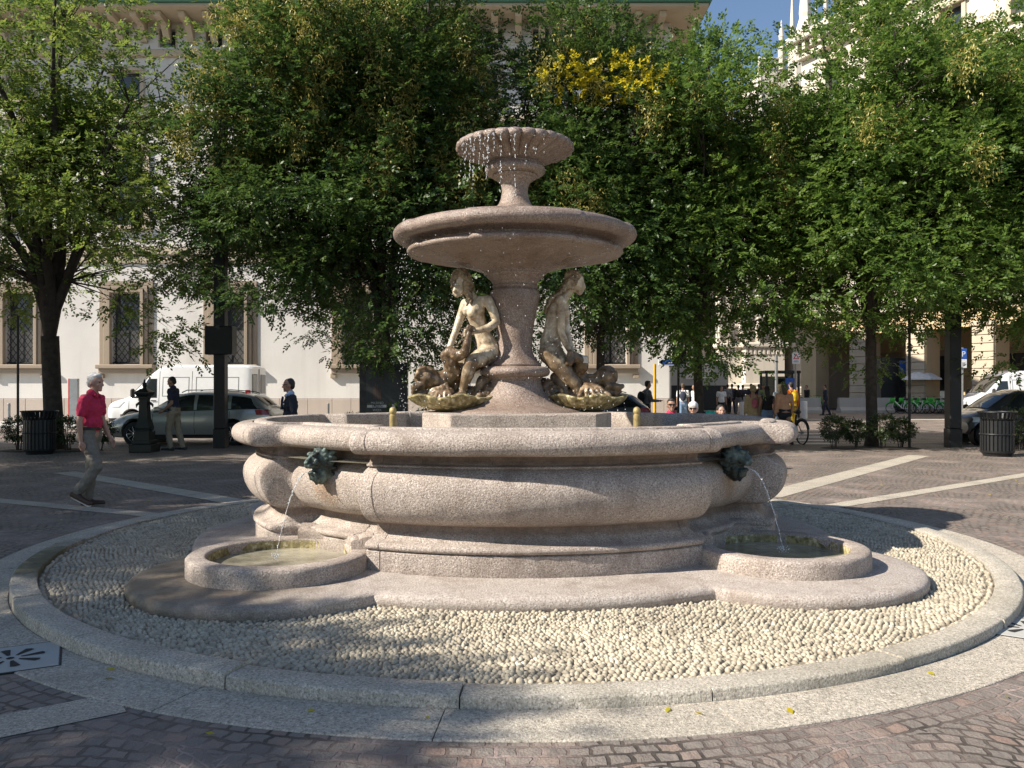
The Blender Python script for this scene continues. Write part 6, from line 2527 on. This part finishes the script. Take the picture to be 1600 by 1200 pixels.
# the three seated behind the basin, on a stone bench
b = thing('stone_bench', 'long low stone bench behind the basin carrying three seated people', 'bench', (gx(1086, 15.6), 15.7, 0))
MB().box(-1.0, 1.0, -.22, .22, .36, .46, .02).build('seat', 'grey_granite', b)
for x in (-.7, .7):
    MB().box(x - .12, x + .12, -.18, .18, 0, .36, .01).build('leg', 'grey_granite', b)
SG = 'people seated behind the fountain'
d = 15.6
person('seated man in sunglasses and a dark jacket over a red shirt', gx(1049, d), d, -92, 1.76, legL=(85, 85), legR=(85, 85), armL=(25, 5, 50), armR=(25, 5, 50), top='cloth_navy', sleeve='long', bottom='cloth_jeans', hair='hair_dark', hairstyle='short', skin='skin_tan', sit=.42, hi=True,
       extra=specs(dark=True), collar='cloth_red', group=SG, lean=-2)
person('seated elderly woman with white hair and glasses in a pale top', gx(1083, d), d, -100, 1.66, legL=(85, 85), legR=(85, 85), armL=(25, 5, 50), armR=(25, 5, 50), top='cloth_white', sleeve='short', bottom='cloth_grey', hair='hair_white', hairstyle='curly', skin='skin', sit=.43, hi=True,
       extra=specs(dark=True), group=SG, head=(-8, 6))
person('seated dark haired woman in a black top', gx(1125, d), d, -85, 1.62, legL=(85, 85), legR=(85, 85), armL=(25, 5, 50), armR=(25, 5, 50), top='cloth_black', sleeve='long', bottom='cloth_black', hair='hair_dark', hairstyle='bun', skin='skin', sit=.41, hi=True, group=SG)
# others beyond
CG = 'passers by in the street beyond the square'
far = [
    (1010, 26.5, 10, 1.80, 'cloth_grey', 'long', 'cloth_black', 'hair_dark', 'short', 'young man with a dark backpack looking at his phone beside the yellow pole', backpack('cloth_black'), dict(armR=(20, 5, 70))),
    (1067, 34, 80, 1.76, 'cloth_white', 'short', 'cloth_jeans', 'hair_brown', 'short', 'person in white shirt and jeans with a navy backpack, left of the slim tree', backpack('cloth_navy'), {}),
    (1086, 36, 200, 1.72, 'cloth_white', 'short', 'cloth_black', 'hair_dark', 'long', 'person in a white top and dark trousers, half behind the slim tree trunk', None, {}),
    (1127, 41, -90, 1.66, 'cloth_white', 'short', 'cloth_black', 'hair_dark', 'bun', 'woman in a white tee and black trousers walking towards the fountain', None, {}),
    (1137, 50, 90, 1.78, 'cloth_grey', 'long', 'cloth_black', 'hair_dark', 'short', 'person in grey walking towards the cathedral, left of a pair', None, {}),
    (1144, 50.5, 90, 1.82, 'cloth_navy', 'long', 'cloth_navy', 'hair_dark', 'short', 'taller person in navy walking towards the cathedral', None, {}),
    (1154, 49, 90, 1.74, 'cloth_black', 'long', 'cloth_grey', 'hair_dark', 'short', 'person in black with a rucksack near the left white bollard', backpack('cloth_black'), {}),
    (1161, 51, 95, 1.76, 'cloth_navy', 'short', 'cloth_lightblue', 'hair_dark', 'short', 'person in pale trousers and navy top above the left white bollard', None, {}),
    (1174, 50, 90, 1.82, 'cloth_navy', 'long', 'cloth_black', 'hair_dark', 'short', 'dark clothed person beyond the woman in beige', None, {}),
    (1186, 48, 85, 1.80, 'cloth_black', 'long', 'cloth_black', 'hair_brown', 'short', 'dark clothed person beyond, between the beige dress and the black top', None, {}),
    (1192, 44, -85, 1.74, 'cloth_grey', 'short', 'cloth_jeans', 'hair_dark', 'short', 'person in a grey tee beyond the woman in the black top', None, {}),
    (1219, 29, 90, 1.70, 'cloth_white', 'short', 'cloth_jeans', 'hair_blond', 'long', 'person in white just left of the orange courier jacket', None, {}),
    (1237, 30, 100, 1.78, 'cloth_orange', 'long', 'cloth_yellow', 'hair_dark', 'short', 'courier in an orange jacket with a yellow bag behind the woman in peach', backpack('cloth_yellow'), {}),
    (1261, 54, 200, 1.74, 'cloth_black', 'long', 'cloth_black', 'hair_dark', 'short', 'dark clothed person standing at the hire bikes above the barrier', None, {}),
    (1290, 47, 170, 1.76, 'cloth_navy', 'long', 'cloth_navy', 'hair_dark', 'short', 'person in dark blue standing between the two concrete barriers', None, {}),
    (1435, 56, 200, 1.72, 'cloth_black', 'long', 'cloth_black', 'hair_dark', 'short', 'dark clothed person under the white parasol', None, {}),
    (1425, 57, 160, 1.70, 'cloth_grey', 'long', 'cloth_black', 'hair_brown', 'short', 'person in grey just left of the white parasol pole', None, {}),
]
rp = random.Random(2)
for px, d, rz, H, tp, sv, bt, hr, hs, lab, ex, kw in far:
    sgn = rp.choice((-1, 1))
    person(lab, gx(px, d), d, rz, H, top=tp, sleeve=sv, bottom=bt, hair=hr, hairstyle=hs, skin=rp.choice(('skin', 'skin_tan')), extra=ex, group=CG, legL=(13 * sgn, 6), legR=(-13 * sgn, 9), **kw)

# ------------------------------------------------------------------ freeze the fused bodies, then the copies
BAKE.extend(BAKE_PLAIN)
flat = {o.name for o in BAKE_PLAIN}
bake_all()
for o in BAKE_PLAIN:
    o.data.polygons.foreach_set('use_smooth', [False] * len(o.data.polygons))
for q, lab in ((1, None), (2, None), (3, None)):
    c = copy_tree(l0)
    a = R((-44.3, 44.3, 135.7, 224.3)[q])
    x, y = plan(a, 2.26)
    c.parent = fount
    c.location = (x, y, .985)
    c.rotation_euler = (0, 0, math.atan2(y, x))
for src, places in PENDING:
    labs = ('green hire bike second from left in the rack', 'third hire bike of the rack, left of the parasol', 'hire bike under the white parasol', 'hire bike just right of the parasol pole', 'hire bike left of the right group end',
            'hire bike next to last before the square post', 'hire bike hard against the square post', 'green hire bike left of the person in dark blue', 'green hire bike behind the small barrier')
    for (x, y, rz), lab in zip(places, labs):
        c = copy_tree(src)
        c.location = (x, y, 0)
        c.rotation_euler = (0, 0, rz)
        c['label'] = lab
